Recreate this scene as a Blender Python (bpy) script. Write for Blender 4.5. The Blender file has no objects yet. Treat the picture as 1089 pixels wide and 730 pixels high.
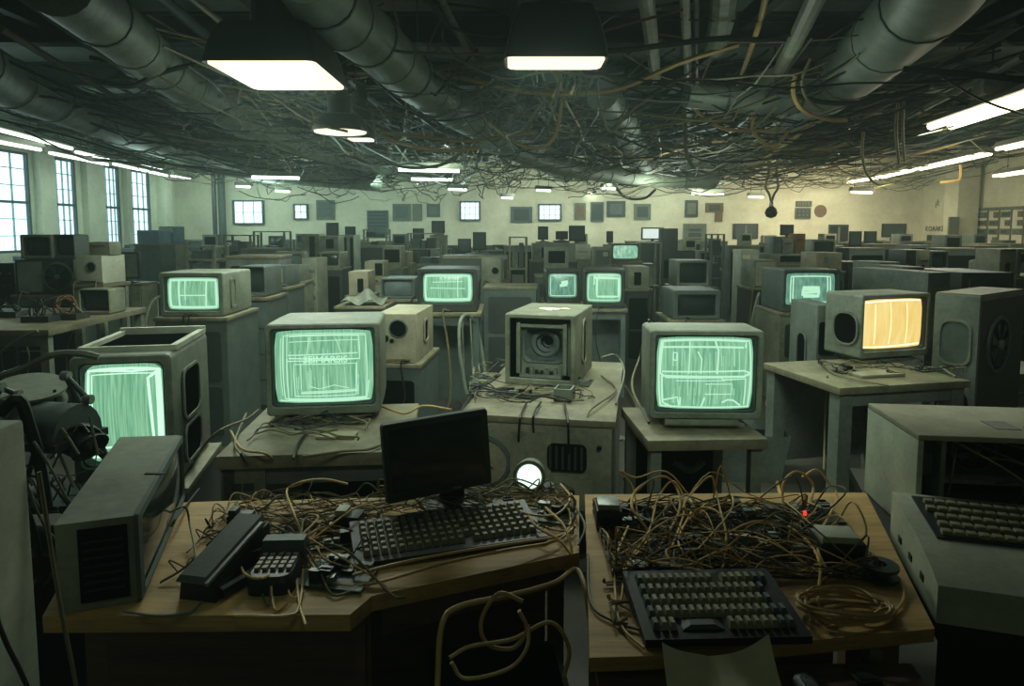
import bpy, bmesh, math, random
from mathutils import Vector, Matrix
random.seed(11)
C = bpy.context.scene.collection
PI = math.pi
# ------------------------------------------------------------------ camera
F = 709.0; W0, H0 = 1089, 730
EYE = 1.75; PITCH = math.radians(5.0); SH = 58.0
cam_d = bpy.data.cameras.new('camera'); cam = bpy.data.objects.new('camera', cam_d); C.objects.link(cam)
cam.location = (0, 0, EYE); cam.rotation_euler = (PI/2 - PITCH, 0, 0)
cam_d.sensor_width = 36; cam_d.lens = 36*F/W0; cam_d.shift_y = -SH/W0
cam_d.clip_start = 0.02; cam_d.clip_end = 200
bpy.context.scene.camera = cam
cp, sp = math.cos(PITCH), math.sin(PITCH)

def ray(px, py):
    xc = (px - W0/2)/F; yc = (H0/2 - SH - py)/F
    return Vector((xc, cp + yc*sp, -sp + yc*cp))
def atY(px, py, Y):
    d = ray(px, py); t = Y/d.y
    return Vector((d.x*t, Y, EYE + d.z*t))
def atZ(px, py, z):
    d = ray(px, py); t = (z - EYE)/d.z
    return Vector((d.x*t, d.y*t, z))

# ------------------------------------------------------------------ materials
MATS = {}
def lin(c):
    return tuple(((v/255)/12.92 if v/255 <= .04045 else ((v/255+.055)/1.055)**2.4) for v in c)
def grime(name, rgb, rough=.6, metal=0, dirt=.5, scale=6, bump=.05, spec=.4, dark=.35):
    if name in MATS: return MATS[name]
    m = bpy.data.materials.new(name); m.use_nodes = True
    nt = m.node_tree; n = nt.nodes; L = nt.links
    b = n['Principled BSDF']
    tc = n.new('ShaderNodeTexCoord')
    oi = n.new('ShaderNodeObjectInfo')
    add = n.new('ShaderNodeVectorMath'); add.operation = 'ADD'
    L.new(tc.outputs['Object'], add.inputs[0]); 
    ms = n.new('ShaderNodeMath'); ms.operation = 'MULTIPLY'; ms.inputs[1].default_value = 30
    L.new(oi.outputs['Random'], ms.inputs[0]); L.new(ms.outputs[0], add.inputs[1])
    nz = n.new('ShaderNodeTexNoise'); nz.inputs['Scale'].default_value = scale; nz.inputs['Detail'].default_value = 6
    nz.inputs['Roughness'].default_value = .65
    L.new(add.outputs[0], nz.inputs['Vector'])
    nz2 = n.new('ShaderNodeTexNoise'); nz2.inputs['Scale'].default_value = scale*9; nz2.inputs['Detail'].default_value = 4
    L.new(add.outputs[0], nz2.inputs['Vector'])
    mx = n.new('ShaderNodeMath'); mx.operation = 'MULTIPLY_ADD'; mx.inputs[1].default_value = .35
    L.new(nz2.outputs['Fac'], mx.inputs[0]); L.new(nz.outputs['Fac'], mx.inputs[2])
    cr = n.new('ShaderNodeValToRGB')
    c = lin(rgb)
    cr.color_ramp.elements[0].position = .45; cr.color_ramp.elements[1].position = .85
    cr.color_ramp.elements[0].color = (*[v*(1-dirt*(1-dark)) for v in c], 1)
    cr.color_ramp.elements[1].color = (*[min(1, v*1.08) for v in c], 1)
    L.new(mx.outputs[0], cr.inputs['Fac']); L.new(cr.outputs['Color'], b.inputs['Base Color'])
    b.inputs['Roughness'].default_value = rough; b.inputs['Metallic'].default_value = metal
    b.inputs['Specular IOR Level'].default_value = spec
    if bump:
        bp = n.new('ShaderNodeBump'); bp.inputs['Strength'].default_value = bump; bp.inputs['Distance'].default_value = .02
        L.new(mx.outputs[0], bp.inputs['Height']); L.new(bp.outputs['Normal'], b.inputs['Normal'])
    MATS[name] = m; return m
def wood(name, rgb, rough=.6, stretch=(1.2, 14, 14)):
    if name in MATS: return MATS[name]
    m = grime(name, rgb, rough, 0, .75, 1.6, .12)
    n = m.node_tree.nodes; L = m.node_tree.links
    mp = n.new('ShaderNodeMapping'); mp.inputs['Scale'].default_value = stretch
    tc = [x for x in n if x.type == 'TEX_COORD'][0]; add = [x for x in n if x.type == 'VECT_MATH'][0]
    L.new(tc.outputs['Object'], mp.inputs['Vector']); L.new(mp.outputs[0], add.inputs[0])
    return m
def emit(name, rgb, s, rgb2=None, streak=None):
    if name in MATS: return MATS[name]
    m = bpy.data.materials.new(name); m.use_nodes = True
    nt = m.node_tree; n = nt.nodes; L = nt.links
    b = n['Principled BSDF']; b.inputs['Base Color'].default_value = (.02, .03, .025, 1); b.inputs['Roughness'].default_value = .25
    b.inputs['Emission Color'].default_value = (*lin(rgb), 1); b.inputs['Emission Strength'].default_value = s
    if rgb2:
        tc = n.new('ShaderNodeTexCoord'); mp = n.new('ShaderNodeMapping'); mp.inputs['Scale'].default_value = streak or (26, 1, 3)
        nz = n.new('ShaderNodeTexNoise'); nz.inputs['Scale'].default_value = 1.0; nz.inputs['Detail'].default_value = 5
        L.new(tc.outputs['Generated'], mp.inputs['Vector']); L.new(mp.outputs[0], nz.inputs['Vector'])
        cr = n.new('ShaderNodeValToRGB'); cr.color_ramp.elements[0].position = .36; cr.color_ramp.elements[1].position = .72
        cr.color_ramp.elements[0].color = (*lin(rgb2), 1); cr.color_ramp.elements[1].color = (*lin(rgb), 1)
        L.new(nz.outputs['Fac'], cr.inputs['Fac']); L.new(cr.outputs['Color'], b.inputs['Emission Color'])
    MATS[name] = m; return m

BEIGE = grime('beige painted steel', (124, 128, 108), .55, dirt=.85, scale=4)
GREY = grime('grey green painted steel', (116, 124, 108), .55, dirt=.85, scale=4)
SLATE = grime('slate painted steel', (78, 90, 84), .55, dirt=.6)
PALE = grime('pale painted steel', (172, 176, 156), .55)
CREAM = grime('cream painted steel', (146, 142, 118), .6, dirt=.6)
TEAL = grime('teal grey painted steel', (104, 114, 104), .55, dirt=.8, scale=4)
DARK = grime('dark charcoal plastic', (46, 52, 49), .5)
BLACK = grime('black plastic', (24, 28, 27), .45, dirt=.3)
VOIDSHADE = grime('painted interior shade', (12, 15, 14), .9, dirt=.2, bump=0, spec=0)  # near-black colour stands in for the shade inside openings
GLASS = grime('dark tube glass', (34, 46, 43), .12, dirt=.3, bump=0, spec=.6)
STEEL = grime('dull steel', (140, 145, 138), .4, .6)
RUST = grime('rusted steel', (110, 82, 54), .8)
WOOD = wood('worn desk wood', (180, 142, 80))
WOODD = wood('dark stained wood', (96, 72, 44))
TOP = grime('dirty laminate', (122, 118, 93), .55, dirt=1.0, scale=3.5)
KEYL = grime('yellowed key plastic', (138, 132, 104), .5)
KEYD = grime('dark key plastic', (48, 52, 48), .45)
TAN = grime('tan cable sheath', (168, 138, 84), .55, bump=0, scale=3)
TANB = grime('bright tan cable sheath', (206, 168, 100), .5, bump=0, scale=3)
OLIVE = grime('olive cable sheath', (104, 98, 68), .55, bump=0, scale=3)
BLKC = grime('black cable sheath', (26, 27, 25), .5, bump=0)
GRYC = grime('grey cable sheath', (112, 114, 100), .55, bump=0)
PCB = grime('green circuit board', (50, 66, 52), .5, scale=30)
CHIP = grime('chip package', (30, 32, 30), .4)
PAPER = grime('dirty paper', (214, 206, 176), .8, dirt=.25)
BLUE = grime('faded blue card', (96, 128, 142), .7)
ORANGE = grime('faded orange paint', (176, 104, 62), .7)
RED = emit('red indicator', (255, 60, 40), 1.2)
DUCT = grime('pale duct sheet', (134, 146, 134), .5, .15, dirt=.45, scale=2.5)
PIPE = grime('painted pipe', (132, 136, 120), .5)
SC_G = emit('green phosphor', (160, 218, 176), .95, (104, 170, 130), (52, 1, 2.0))
SC_GD = emit('dim green phosphor', (134, 190, 164), .8, (88, 142, 120), (16, 1, 3))
SC_P = emit('pale green phosphor', (190, 226, 200), .95, (110, 180, 146), (10, 1, 2))
SC_Y = emit('amber yellow phosphor', (255, 234, 158), 1.0, (242, 208, 116), (9, 1, .6))
LINE = emit('bright phosphor line', (190, 245, 208), 1.0)
LINEY = emit('bright amber line', (255, 246, 200), 1.6)
LENS = emit('glowing lens', (225, 255, 236), 1.5)
TUBE = emit('fluorescent tube', (255, 244, 206), 4)
TUBEC = emit('cool fluorescent tube', (236, 252, 236), 3.5)
DIFF = emit('lamp diffuser', (255, 245, 205), 1.5)
PANE = emit('frosted daylight pane', (214, 240, 244), 2.1, (190, 226, 234), (3, 3, 3))

# ------------------------------------------------------------------ mesh builder
class MB:
    def __init__(s): s.v = []; s.f = []; s.sm = True
    def add(s, vs, fs, M=None):
        b = len(s.v)
        s.v += [tuple(M @ Vector(p)) if M else tuple(p) for p in vs]
        s.f += [tuple(b+i for i in f) for f in fs]
        return s
    def box(s, x0, x1, y0, y1, z0, z1, M=None, b=0):
        if b <= 0:
            vs = [(x0,y0,z0),(x1,y0,z0),(x1,y1,z0),(x0,y1,z0),(x0,y0,z1),(x1,y0,z1),(x1,y1,z1),(x0,y1,z1)]
            return s.add(vs, [(0,3,2,1),(4,5,6,7),(0,1,5,4),(1,2,6,5),(2,3,7,6),(3,0,4,7)], M)
        bm = bmesh.new(); bmesh.ops.create_cube(bm, size=1)
        for v in bm.verts: v.co = Vector(((x0+x1)/2+v.co.x*(x1-x0), (y0+y1)/2+v.co.y*(y1-y0), (z0+z1)/2+v.co.z*(z1-z0)))
        bmesh.ops.bevel(bm, geom=bm.edges[:], offset=b, segments=2, profile=.6, affect='EDGES')
        bm.verts.index_update()
        s.add([v.co[:] for v in bm.verts], [[v.index for v in f.verts] for f in bm.faces], M); bm.free(); return s
    def loft(s, rings, cap0=True, cap1=True, M=None):
        n = len(rings[0]); vs = [p for r in rings for p in r]; fs = []
        for k in range(len(rings)-1):
            for i in range(n):
                j = (i+1) % n
                fs.append((k*n+i, k*n+j, (k+1)*n+j, (k+1)*n+i))
        if cap0: fs.append(tuple(range(n-1, -1, -1)))
        if cap1: fs.append(tuple((len(rings)-1)*n+i for i in range(n)))
        return s.add(vs, fs, M)
    def tube(s, pts, r, n=6, smooth=4, M=None):
        pts = [Vector(p) for p in pts]
        if smooth and len(pts) > 2: pts = spline(pts, smooth)
        rings = []; up = Vector((0, 0, 1)); prev = None
        for i, p in enumerate(pts):
            t = (pts[min(i+1, len(pts)-1)] - pts[max(i-1, 0)])
            if t.length < 1e-9: t = Vector((0, 1, 0))
            t.normalize()
            if prev is None:
                a = t.cross(up) if abs(t.z) < .95 else t.cross(Vector((1, 0, 0)))
            else:
                a = prev - t*prev.dot(t)
                if a.length < 1e-6: a = t.cross(up)
            a.normalize(); prev = a; b = t.cross(a)
            rr = r(i/(len(pts)-1)) if callable(r) else r
            rings.append([p + a*math.cos(2*PI*k/n)*rr + b*math.sin(2*PI*k/n)*rr for k in range(n)])
        return s.loft(rings, M=M)
    def lathe(s, prof, n=20, M=None, cap0=True, cap1=True):
        return s.loft([[(r*math.cos(2*PI*k/n), r*math.sin(2*PI*k/n), z) for k in range(n)] for r, z in prof], cap0, cap1, M)
    def poly(s, pts, z0, z1, M=None):
        return s.loft([[(x, y, z0) for x, y in pts], [(x, y, z1) for x, y in pts]], M=M)
    def build(s, name, mat, parent=None, sharp=.6):
        me = bpy.data.meshes.new(name); me.from_pydata(s.v, [], s.f); me.update()
        bm = bmesh.new(); bm.from_mesh(me); bmesh.ops.recalc_face_normals(bm, faces=bm.faces[:]); bm.to_mesh(me); bm.free()
        me.shade_smooth(); me.set_sharp_from_angle(angle=sharp)
        me.materials.append(mat)
        o = bpy.data.objects.new(name, me); C.objects.link(o)
        if parent: o.parent = parent
        return o
def spline(p, k):
    q = [p[0]*2-p[1]] + p + [p[-1]*2-p[-2]]; out = []
    for i in range(1, len(q)-2):
        for j in range(k):
            t = j/k; a, b, c, d = q[i-1], q[i], q[i+1], q[i+2]
            out.append(.5*((2*b) + (c-a)*t + (2*a-5*b+4*c-d)*t*t + (3*b-a-3*c+d)*t**3))
    out.append(p[-1]); return out
def T(x=0, y=0, z=0, rx=0, ry=0, rz=0):
    return Matrix.Translation((x, y, z)) @ Matrix.Rotation(rz, 4, 'Z') @ Matrix.Rotation(ry, 4, 'Y') @ Matrix.Rotation(rx, 4, 'X')
def rr(w, h, r, k=4):
    """rounded rectangle outline centred on 0, in (x, z)"""
    r = min(r, w/2-1e-4, h/2-1e-4); o = []
    for cx, cz, a in ((w/2-r, h/2-r, 0), (-w/2+r, h/2-r, PI/2), (-w/2+r, -h/2+r, PI), (w/2-r, -h/2+r, 1.5*PI)):
        for i in range(k+1): o.append((cx+r*math.cos(a+i*PI/2/k), cz+r*math.sin(a+i*PI/2/k)))
    return o
def ring(w, h, r, y, cx=0, cz=0, k=4): return [(x+cx, y, z+cz) for x, z in rr(w, h, r, k)]

def thing(name, label, cat, loc=(0, 0, 0), rz=0, group=None):
    o = bpy.data.objects.new(name, None); C.objects.link(o); o.empty_display_size = .1
    o.location = loc; o.rotation_euler = (0, 0, rz)
    return tag(o, label, cat, group)
def tag(o, label, cat, group=None, kind=None):
    o['label'] = label; o['category'] = cat
    if group: o['group'] = group
    if kind: o['kind'] = kind
    return o
def struct(name, mb, mat, parent=None):
    o = mb.build(name, mat, parent)
    if not parent: o['kind'] = 'structure'
    return o
def dup(root, loc, rz, label, group=None, name=None):
    r = root.copy(); C.objects.link(r); r.location = loc; r.rotation_euler = (0, 0, rz); r['label'] = label
    if group: r['group'] = group
    elif 'group' in r: del r['group']
    for ch in list(root.children):
        c = ch.copy(); C.objects.link(c); c.parent = r
        for g in ch.children:
            d = g.copy(); C.objects.link(d); d.parent = c
    return r
# ------------------------------------------------------------------ room
XL, XR, YF, YB, ZC = -11.0, 13.5, 22.0, -4.0, 4.35
WALLM = grime('grimy plaster', (206, 210, 186), .85, dirt=.3, scale=1.2, bump=.03)
WALLW = grime('grimy warm plaster', (208, 206, 180), .85, dirt=.3, scale=1.2, bump=.03)
FLOORM = grime('dirty concrete floor', (50, 47, 38), .75, dirt=.7, scale=2.2, bump=.15)
CEILM = grime('stained ceiling board', (100, 110, 100), .9, dirt=.6, scale=1.4)
BEAMM = grime('dark roof steel', (44, 50, 47), .7)
struct('floor', MB().box(XL-.3, XR+.3, YB-.3, YF+.3, -.2, 0), FLOORM)
struct('ceiling', MB().box(XL-.3, XR+.3, YB-.3, YF+.3, ZC, ZC+.2), CEILM)
struct('wall_far', MB().box(XL-.3, XR+.3, YF, YF+.25, 0, ZC), WALLW)
struct('wall_near', MB().box(XL-.3, XR+.3, YB-.25, YB, 0, ZC), WALLM)
struct('wall_right', MB().box(XR, XR+.25, YB, YF, 0, ZC), WALLW)
def yl(px):
    d = ray(px, 215); return XL/d.x*d.y
wins = [(8.2, 9.5), (10.9, 12.3), (13.4, yl(33)), (yl(57), yl(82)), (yl(111), yl(128)), (yl(137), yl(160))]  # the two nearest windows are added out of view for extra light
m = MB(); cur = YB
for a, b in wins:
    m.box(XL-.25, XL, cur, a, 0, ZC); m.box(XL-.25, XL, a, b, 0, 1.25); m.box(XL-.25, XL, a, b, 3.5, ZC); cur = b
m.box(XL-.25, XL, cur, YF, 0, ZC); struct('wall_left', m, WALLM)
for i in range(len(wins)-1):
    a, b = wins[i][1]+.12, wins[i+1][0]-.12
    c = (a+b)/2; w = min(.36, (b-a)/2)
    struct('trim_%d' % (i+1), MB().box(XL+.003, XL+.16, c-w, c+w, .01, ZC-.01), WALLM)
struct('trim_7', MB().box(XL+.003, XL+.3, wins[-1][1]+.35, wins[-1][1]+.75, .01, ZC-.01), WALLM)
nwin = 0
WMU = grime('window bar paint', (150, 176, 176), .5)
WFR = grime('window frame paint', (62, 86, 88), .5)
def window(M, w, h, nx, nz, mid=None):
    """M maps local (x across, y depth into the wall, z up from the sill)"""
    global nwin; nwin += 1
    t = .055; f = MB()
    f.box(-w/2, -w/2+t, 0, .1, 0, h, M); f.box(w/2-t, w/2, 0, .1, 0, h, M)
    f.box(-w/2+t, w/2-t, 0, .1, 0, t, M); f.box(-w/2+t, w/2-t, 0, .1, h-t, h, M)
    g = MB()
    for k in range(1, nx): x = -w/2+w*k/nx; g.box(x-.009, x+.009, .03, .07, t, h-t, M)
    for k in range(1, nz): z = h*k/nz; g.box(-w/2+t, w/2-t, .031, .069, z-.009, z+.009, M)
    if mid: f.box(-w/2+t, w/2-t, .01, .09, h*mid-.03, h*mid+.03, M)
    o = f.build('window_%d' % nwin, WFR); o['kind'] = 'structure'; g.build('window_muntin', WMU, o)
    MB().box(-w/2+.03, w/2-.03, .074, .084, .03, h-.03, M).build('window_pane', PANE, o)
for a, b in wins:
    window(T(XL-.01, (a+b)/2, 1.25, 0, 0, PI/2), b-a-.004, 2.25, 4, 6, .5)
def farrect(x0, y0, x1, y1, Y=YF):
    p = atY(x0, y1, Y); q = atY(x1, y0, Y); return (p.x+q.x)/2, p.z, q.x-p.x, q.z-p.z
for (x0, y0, x1, y1, nx, nz) in ((249, 213, 281, 239, 3, 2), (313, 217, 328, 234, 2, 2), (489, 214, 511, 235, 4, 3), (572, 217, 597, 235, 4, 3)):
    cx, z, w, h = farrect(x0, y0, x1, y1); window(T(cx, YF-.105, z), w, h, nx, nz)
# pillar, pipes on the far right
struct('pillar', MB().box(12.75, 13.35, 19.2, 19.8, .01, ZC-.01), WALLW)
def vpipe(px, Y, z0, z1, r, label, mat=PIPE):
    p = atY(px, 220, Y)
    o = MB().tube([(p.x, Y, z0), (p.x, Y, z1)], r, 8, 0).build('standpipe', mat); tag(o, label, 'pipe'); return o
vpipe(228, 21, 0, 4.2, .07, 'dark vertical pipe beside the far pale wall corner, first from the windows', DARK)
vpipe(236, 21.6, 0, 4.2, .12, 'grey vertical duct pipe just past the dark pipe in the far corner', SLATE)
vpipe(1007, 20.6, 0, 4.2, .06, 'thin dark riser pipe on the wall just behind the pillar', DARK)
# flat panels, noticeboards and screens on the far wall
PNL = grime('grey wall panel', (108, 114, 100), .7, scale=10); PNLD = grime('dark wall panel', (52, 66, 64), .5, scale=10)
PNLB = grime('blue grey wall panel', (84, 98, 98), .6, scale=10); PNLW = grime('brownish wall panel', (112, 96, 72), .7, scale=8)
def panel(name, cat, r, label, mat, inner=None, ins=.18, bars=(0, 0), Y=YF):
    cx, z, w, h = farrect(*r, Y)
    t = thing(name, label, cat, (cx, Y-.05, z))
    fr = MB(); e = .05
    fr.box(-w/2, w/2, 0, .045, 0, h)
    fr.build('backing', mat, t)
    if inner:
        MB().box(-w/2*(1-ins), w/2*(1-ins), -.012, -.001, h*ins/2, h*(1-ins/2)).build('face', inner, t)
    if bars != (0, 0):
        b = MB()
        for k in range(bars[0]): x = -w/2+w*(k+.5)/bars[0]; b.box(x-.03, x+.03, -.03, -.014, h*.1, h*.9)
        for k in range(bars[1]): zz = h*(k+.5)/bars[1]; b.box(-w*.4, w*.4, -.034, -.015, zz-.025, zz+.025)
        b.build('grille', PNL if mat is PNLD or inner is PNLD else PNLD, t)
    return t
P = panel
P('wall_panel', 'panel', (337, 213, 356, 234), 'grey framed panel on the far wall beside the narrow second window', PNL, PNLB, .25)
P('wall_grille', 'panel', (391, 224, 413, 250), 'large dark slatted grille on the far wall above the cabinets', PNLB, None, bars=(0, 7))
P('wall_panel', 'panel', (418, 217, 437, 235), 'pale square panel on the far wall to the right of the large slatted grille', PNL, PNLB, .3)
P('wall_panel', 'panel', (439, 217, 449, 235), 'narrow pale strip panel on the far wall between two grey panels', PNL, None)
P('wall_panel', 'panel', (454, 217, 468, 231), 'small blue grey square panel on the far wall, left of the gridded window', PNLB, PNL, .4)
P('wall_panel', 'panel', (543, 220, 566, 237), 'blue grey wide panel on the far wall between two bright windows', PNLB, PNLD, .3)
P('wall_panel', 'panel', (611, 216, 623, 234), 'narrow faded panel on the far wall just right of the last bright window', PNL, PNLW, .3)
P('wall_panel', 'panel', (628, 215, 642, 236), 'dark upright panel on the far wall, second after the bright window', PNLB, PNLD, .2)
P('wall_panel', 'panel', (645, 214, 665, 231), 'dark wide panel with a lighter edge high on the far wall', PNLD, PNLB, .35)
P('wall_panel', 'panel', (674, 217, 692, 234), 'square panel with dark centre and pale border on the far wall', PNL, PNLD, .35)
P('wall_panel', 'panel', (728, 213, 742, 231), 'small framed panel with pale centre on the far wall over the aisle', PNLD, PNL, .35)
P('notice_board', 'board', (750, 216, 769, 226), 'brown notice board with a pale strip on the warm part of the far wall', PNLW, PNLD, .4)
P('hanging_card', 'card', (760, 226, 768, 236), 'small brown card hung below the brown notice board', PNLW)
P('rack_frame_board', 'board', (726, 238, 751, 262), 'framed grey rack board of dark modules below the small framed panel', PNL, PNLD, .45, (0, 4))
P('wall_vent', 'vent', (846, 214, 863, 220), 'thin dark louvre above the square wall grating', PNLD, None, bars=(6, 0))
P('wall_vent', 'vent', (845, 221, 862, 233), 'square dark grating on the warm lit far wall', PNL, None, bars=(4, 3))
P('wall_screen', 'screen', (779, 238, 806, 254), 'wide black wall screen with a centre seam, on the warm far wall', BLACK, PNLD, .15, (1, 0))
P('wall_screen', 'screen', (880, 239, 902, 262), 'tall dark wall screen left of the twin dark cabinets', PNLD, BLACK, .15, (1, 0))
P('wall_screen', 'screen', (937, 238, 963, 252), 'black wide wall screen nearest the far right corner', BLACK, PNLD, .1)
P('wall_panel', 'panel', (946, 253, 962, 256), 'slim bracket bar under the black corner screen', PNLD)
cx, z, w, h = farrect(867, 217, 877, 232)
o = MB().lathe([(.16, 0), (.2, .02), (.2, .05), (.05, .06)], 16, T(cx, YF-.004, z+h/2, PI/2)).build('wall_dial', PNLW); tag(o, 'round brown dial fixed to the warm far wall', 'dial')
# right wall: lettering, small screen, the large board of framed modules
RW = XR-.004
def onR(px, py):
    d = ray(px, py); t = RW/d.x; return d.y*t, EYE+d.z*t
def textmesh(s, size, M):
    cu = bpy.data.curves.new('lettering', 'FONT'); cu.body = s; cu.size = size; cu.extrude = .004; cu.align_x = 'CENTER'; cu.resolution_u = 2
    o = bpy.data.objects.new('lettering', cu); C.objects.link(o)
    bpy.context.view_layer.update()
    me = bpy.data.meshes.new_from_object(o.evaluated_get(bpy.context.evaluated_depsgraph_get()))
    mb = MB(); mb.add([v.co[:] for v in me.vertices], [list(p.vertices) for p in me.polygons], M)
    bpy.data.objects.remove(o); return mb
MR = lambda y, z: Matrix.Translation((RW-.002, y, z)) @ Matrix.Rotation(-PI/2, 4, 'Z') @ Matrix.Rotation(PI/2, 4, 'X')
def letters(px, py, s, size, label):
    y, z = onR(px, py); o = textmesh(s, size, MR(y, z)).build('wall_lettering', DARK); tag(o, label, 'lettering')
letters(991, 246, 'KOAA', .24, 'dark painted letters on the right wall above the small black screen')
letters(1001, 246, 'KB', .24, 'two dark painted letters on the right wall beside the pillar')
letters(997, 219, '\u00bfI:', .3, 'faint small painted marks high on the right wall')
def rplate(name, cat, r, label, mat, inner=None, th=.06):
    y0, z1 = onR(r[2], r[1]); y1, z0 = onR(r[0], r[3])
    t = thing(name, label, cat, (RW-th/2-.001, (y0+y1)/2, z0))
    w, h = abs(y1-y0), z1-z0
    MB().box(-th/2, th/2, -w/2, w/2, 0, h).build('backing', mat, t)
    if inner: MB().box(-th/2-.015, -th/2-.002, -w*.36, w*.36, h*.14, h*.86).build('face', inner, t)
    return t
rplate('wall_screen', 'screen', (987, 250, 995, 262), 'small square black screen on the right wall under the painted letters', DARK, BLACK)
p = atY(1013, 242, 19.2); o = MB().box(p.x-.14, p.x+.14, 19.13, 19.198, p.z-.5, p.z+.3).build('pillar_box', PNL); tag(o, 'grey flat box mounted on the front of the pillar', 'box')
ya, za = onR(1089, 227); yb, zb = onR(1038, 290)
bt = thing('module_board', 'large pale board of framed grey modules on the right wall', 'board', (RW-.06, (ya-1+yb)/2, .9))
Lb = yb-(ya-1); Hb = za-.9+.1
MB().box(.0, .055, -Lb/2, Lb/2, 0, Hb).build('backing', WALLW, bt)
MB().box(-.05, .05, -Lb/2, Lb/2, Hb, Hb+.09).build('top_rail', PNL, bt)
nc = 6
for k in range(nc):
    MB().box(-.03, -.001, -Lb/2+Lb*k/nc-.02, -Lb/2+Lb*k/nc+.02, 0, Hb).build('upright', PNL, bt)
    for j in range(6):
        if random.random() < .18: continue
        a = -Lb/2+Lb*(k+.14)/nc; b = a+Lb/nc*random.choice((.34, .7, .7)); z0 = Hb*(j+.16)/6; z1 = z0+Hb/6*.68
        f = MB().box(-.03, -.001, a, b, z0, z1).build('module', random.choice((PNL, PNLB, PNL, PNLW)), bt)
        MB().box(-.036, -.0305, a+.06, b-.06, z0+.05, z1-.05).build('module_face', random.choice((PNLD, PNL, DARK)), f)

# ------------------------------------------------------------------ ceiling: beams, ducts, pipes, trays
for i, y in enumerate((3.4, 5.9, 8.3, 10.7, 13.1, 15.5, 17.9, 20.3)):
    m = MB(); m.box(XL+.01, XR-.01, y-.1, y+.1, ZC-.03, ZC-.002); m.box(XL+.01, XR-.01, y-.015, y+.015, ZC-.33, ZC-.03); m.box(XL+.01, XR-.01, y-.1, y+.1, ZC-.36, ZC-.33)
    struct('ceiling_beam_%d' % (i+1), m, BEAMM)
for i, x in enumerate((-8.4, -5.6, -2.8, 0, 2.8, 5.6, 8.4, 11.2)):
    struct('ceiling_rail_beam_%d' % (i+1), MB().box(x-.06, x+.06, YB+.01, YF-.01, ZC-.2, ZC-.004), BEAMM)
def duct(name, pts, r, label, mat, seams=1.1, n=18):
    sp_ = spline([Vector(p) for p in pts], 8)
    t = thing(name, label, 'duct', (0, 0, 0))
    MB().tube(sp_, r, n, 0).build('duct_shell', mat, t)
    acc = 0; k = 0
    for i in range(1, len(sp_)):
        acc += (sp_[i]-sp_[i-1]).length
        if acc > seams and i < len(sp_)-1:
            acc = 0; d = (sp_[i+1]-sp_[i-1]).normalized()*.018
            MB().tube([sp_[i]-d, sp_[i]+d], r+.012, n, 0).build('duct_seam', mat if k % 2 else SLATE, t); k += 1
        if k > 12: break
    return t
duct('air_duct', [atZ(1020, -60, 3.72), atZ(985, 0, 3.72), atZ(905, 75, 3.72), atZ(830, 130, 3.72), atZ(775, 165, 3.72)+Vector((.2, 0, 0)), (6.35, 21.9, 3.72)], .36, 'wide pale round air duct running to the far wall over the right half', DUCT)
duct('air_duct', [atZ(322, -40, 3.55), atZ(352, 8, 3.55), atZ(392, 40, 3.55), atZ(440, 84, 3.5), atZ(500, 126, 3.48), atZ(560, 152, 3.46), (1.5, 19, 3.35)], .27, 'ribbed pale duct snaking from beside the big lamp toward the room centre', DUCT, .55)
duct('air_duct', [atZ(60, -20, 3.6), atZ(120, 28, 3.6), atZ(170, 70, 3.6), atZ(225, 108, 3.55), atZ(285, 140, 3.5), atZ(370, 165, 3.4), (-1.8, 19, 3.3)], .26, 'dull duct running diagonally past the left of the big lamp', GREY, .8)
duct('air_duct', [atZ(-70, 40, 3.5), atZ(0, 84, 3.5), atZ(70, 112, 3.5), atZ(130, 135, 3.45), atZ(200, 160, 3.4), (-6.5, 17.5, 3.3), (-4, 20, 3.2)], .3, 'thick grey duct nearest the left windows', GREY, .9)
duct('air_duct', [atZ(640, 100, 3.55), atZ(662, 128, 3.5), atZ(672, 150, 3.4), atZ(690, 175, 3.2)], .22, 'short crooked pale duct behind the second lamp, above the aisle', DUCT, .5)
duct('air_duct', [(2.2, 8.6, 3.45), (3.2, 8.7, 3.4), (4.1, 8.9, 3.45)], .16, 'short level pale duct between the second lamp and the wide round duct', DUCT, .4)
duct('air_duct', [atZ(520, 150, 3.3), atZ(600, 178, 3.15), atZ(690, 190, 3.05), atZ(760, 192, 3.05)], .2, 'low bent duct sagging under the cables toward the far wall', GREY, .7)
def pipe(pts, r, label, mat=PIPE, n=10):
    o = MB().tube(pts, r, n, 5).build('overhead_pipe', mat); tag(o, label, 'pipe'); return o
pipe([atZ(684, -20, 3.8), atZ(690, 20, 3.8), atZ(697, 82, 3.8)], .075, 'short pale pipe right of the second lamp, ending in mid ceiling')
pipe([atZ(727, -20, 3.85), atZ(730, 40, 3.85), atZ(732, 90, 3.85), atZ(734, 150, 3.8)], .05, 'slim straight pale pipe over the aisle')
pipe([atZ(740, -20, 3.9), atZ(741, 60, 3.9), atZ(742, 110, 3.9)], .03, 'thin dark pipe beside the slim straight pale pipe', DARK)
pipe([atZ(880, -30, 3.7), atZ(862, 10, 3.7), atZ(832, 70, 3.7), atZ(803, 120, 3.7), (4.9, 16, 3.6)], .085, 'pale grey pipe slanting alongside the wide round duct')
pipe([atZ(818, -20, 3.8), atZ(806, 30, 3.8), atZ(785, 90, 3.8), atZ(770, 135, 3.7)], .03, 'thin tan conduit left of the slanting pale pipe', TAN)
pipe([atZ(772, -20, 3.9), atZ(768, 20, 3.9), atZ(760, 50, 3.9)], .13, 'stubby thick pale pipe hanging over the aisle', GREY)
pipe([atZ(380, 78, 3.6), atZ(470, 72, 3.6), atZ(536, 66, 3.6)], .035, 'level thin pipe crossing to the second lamp', OLIVE)
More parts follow.
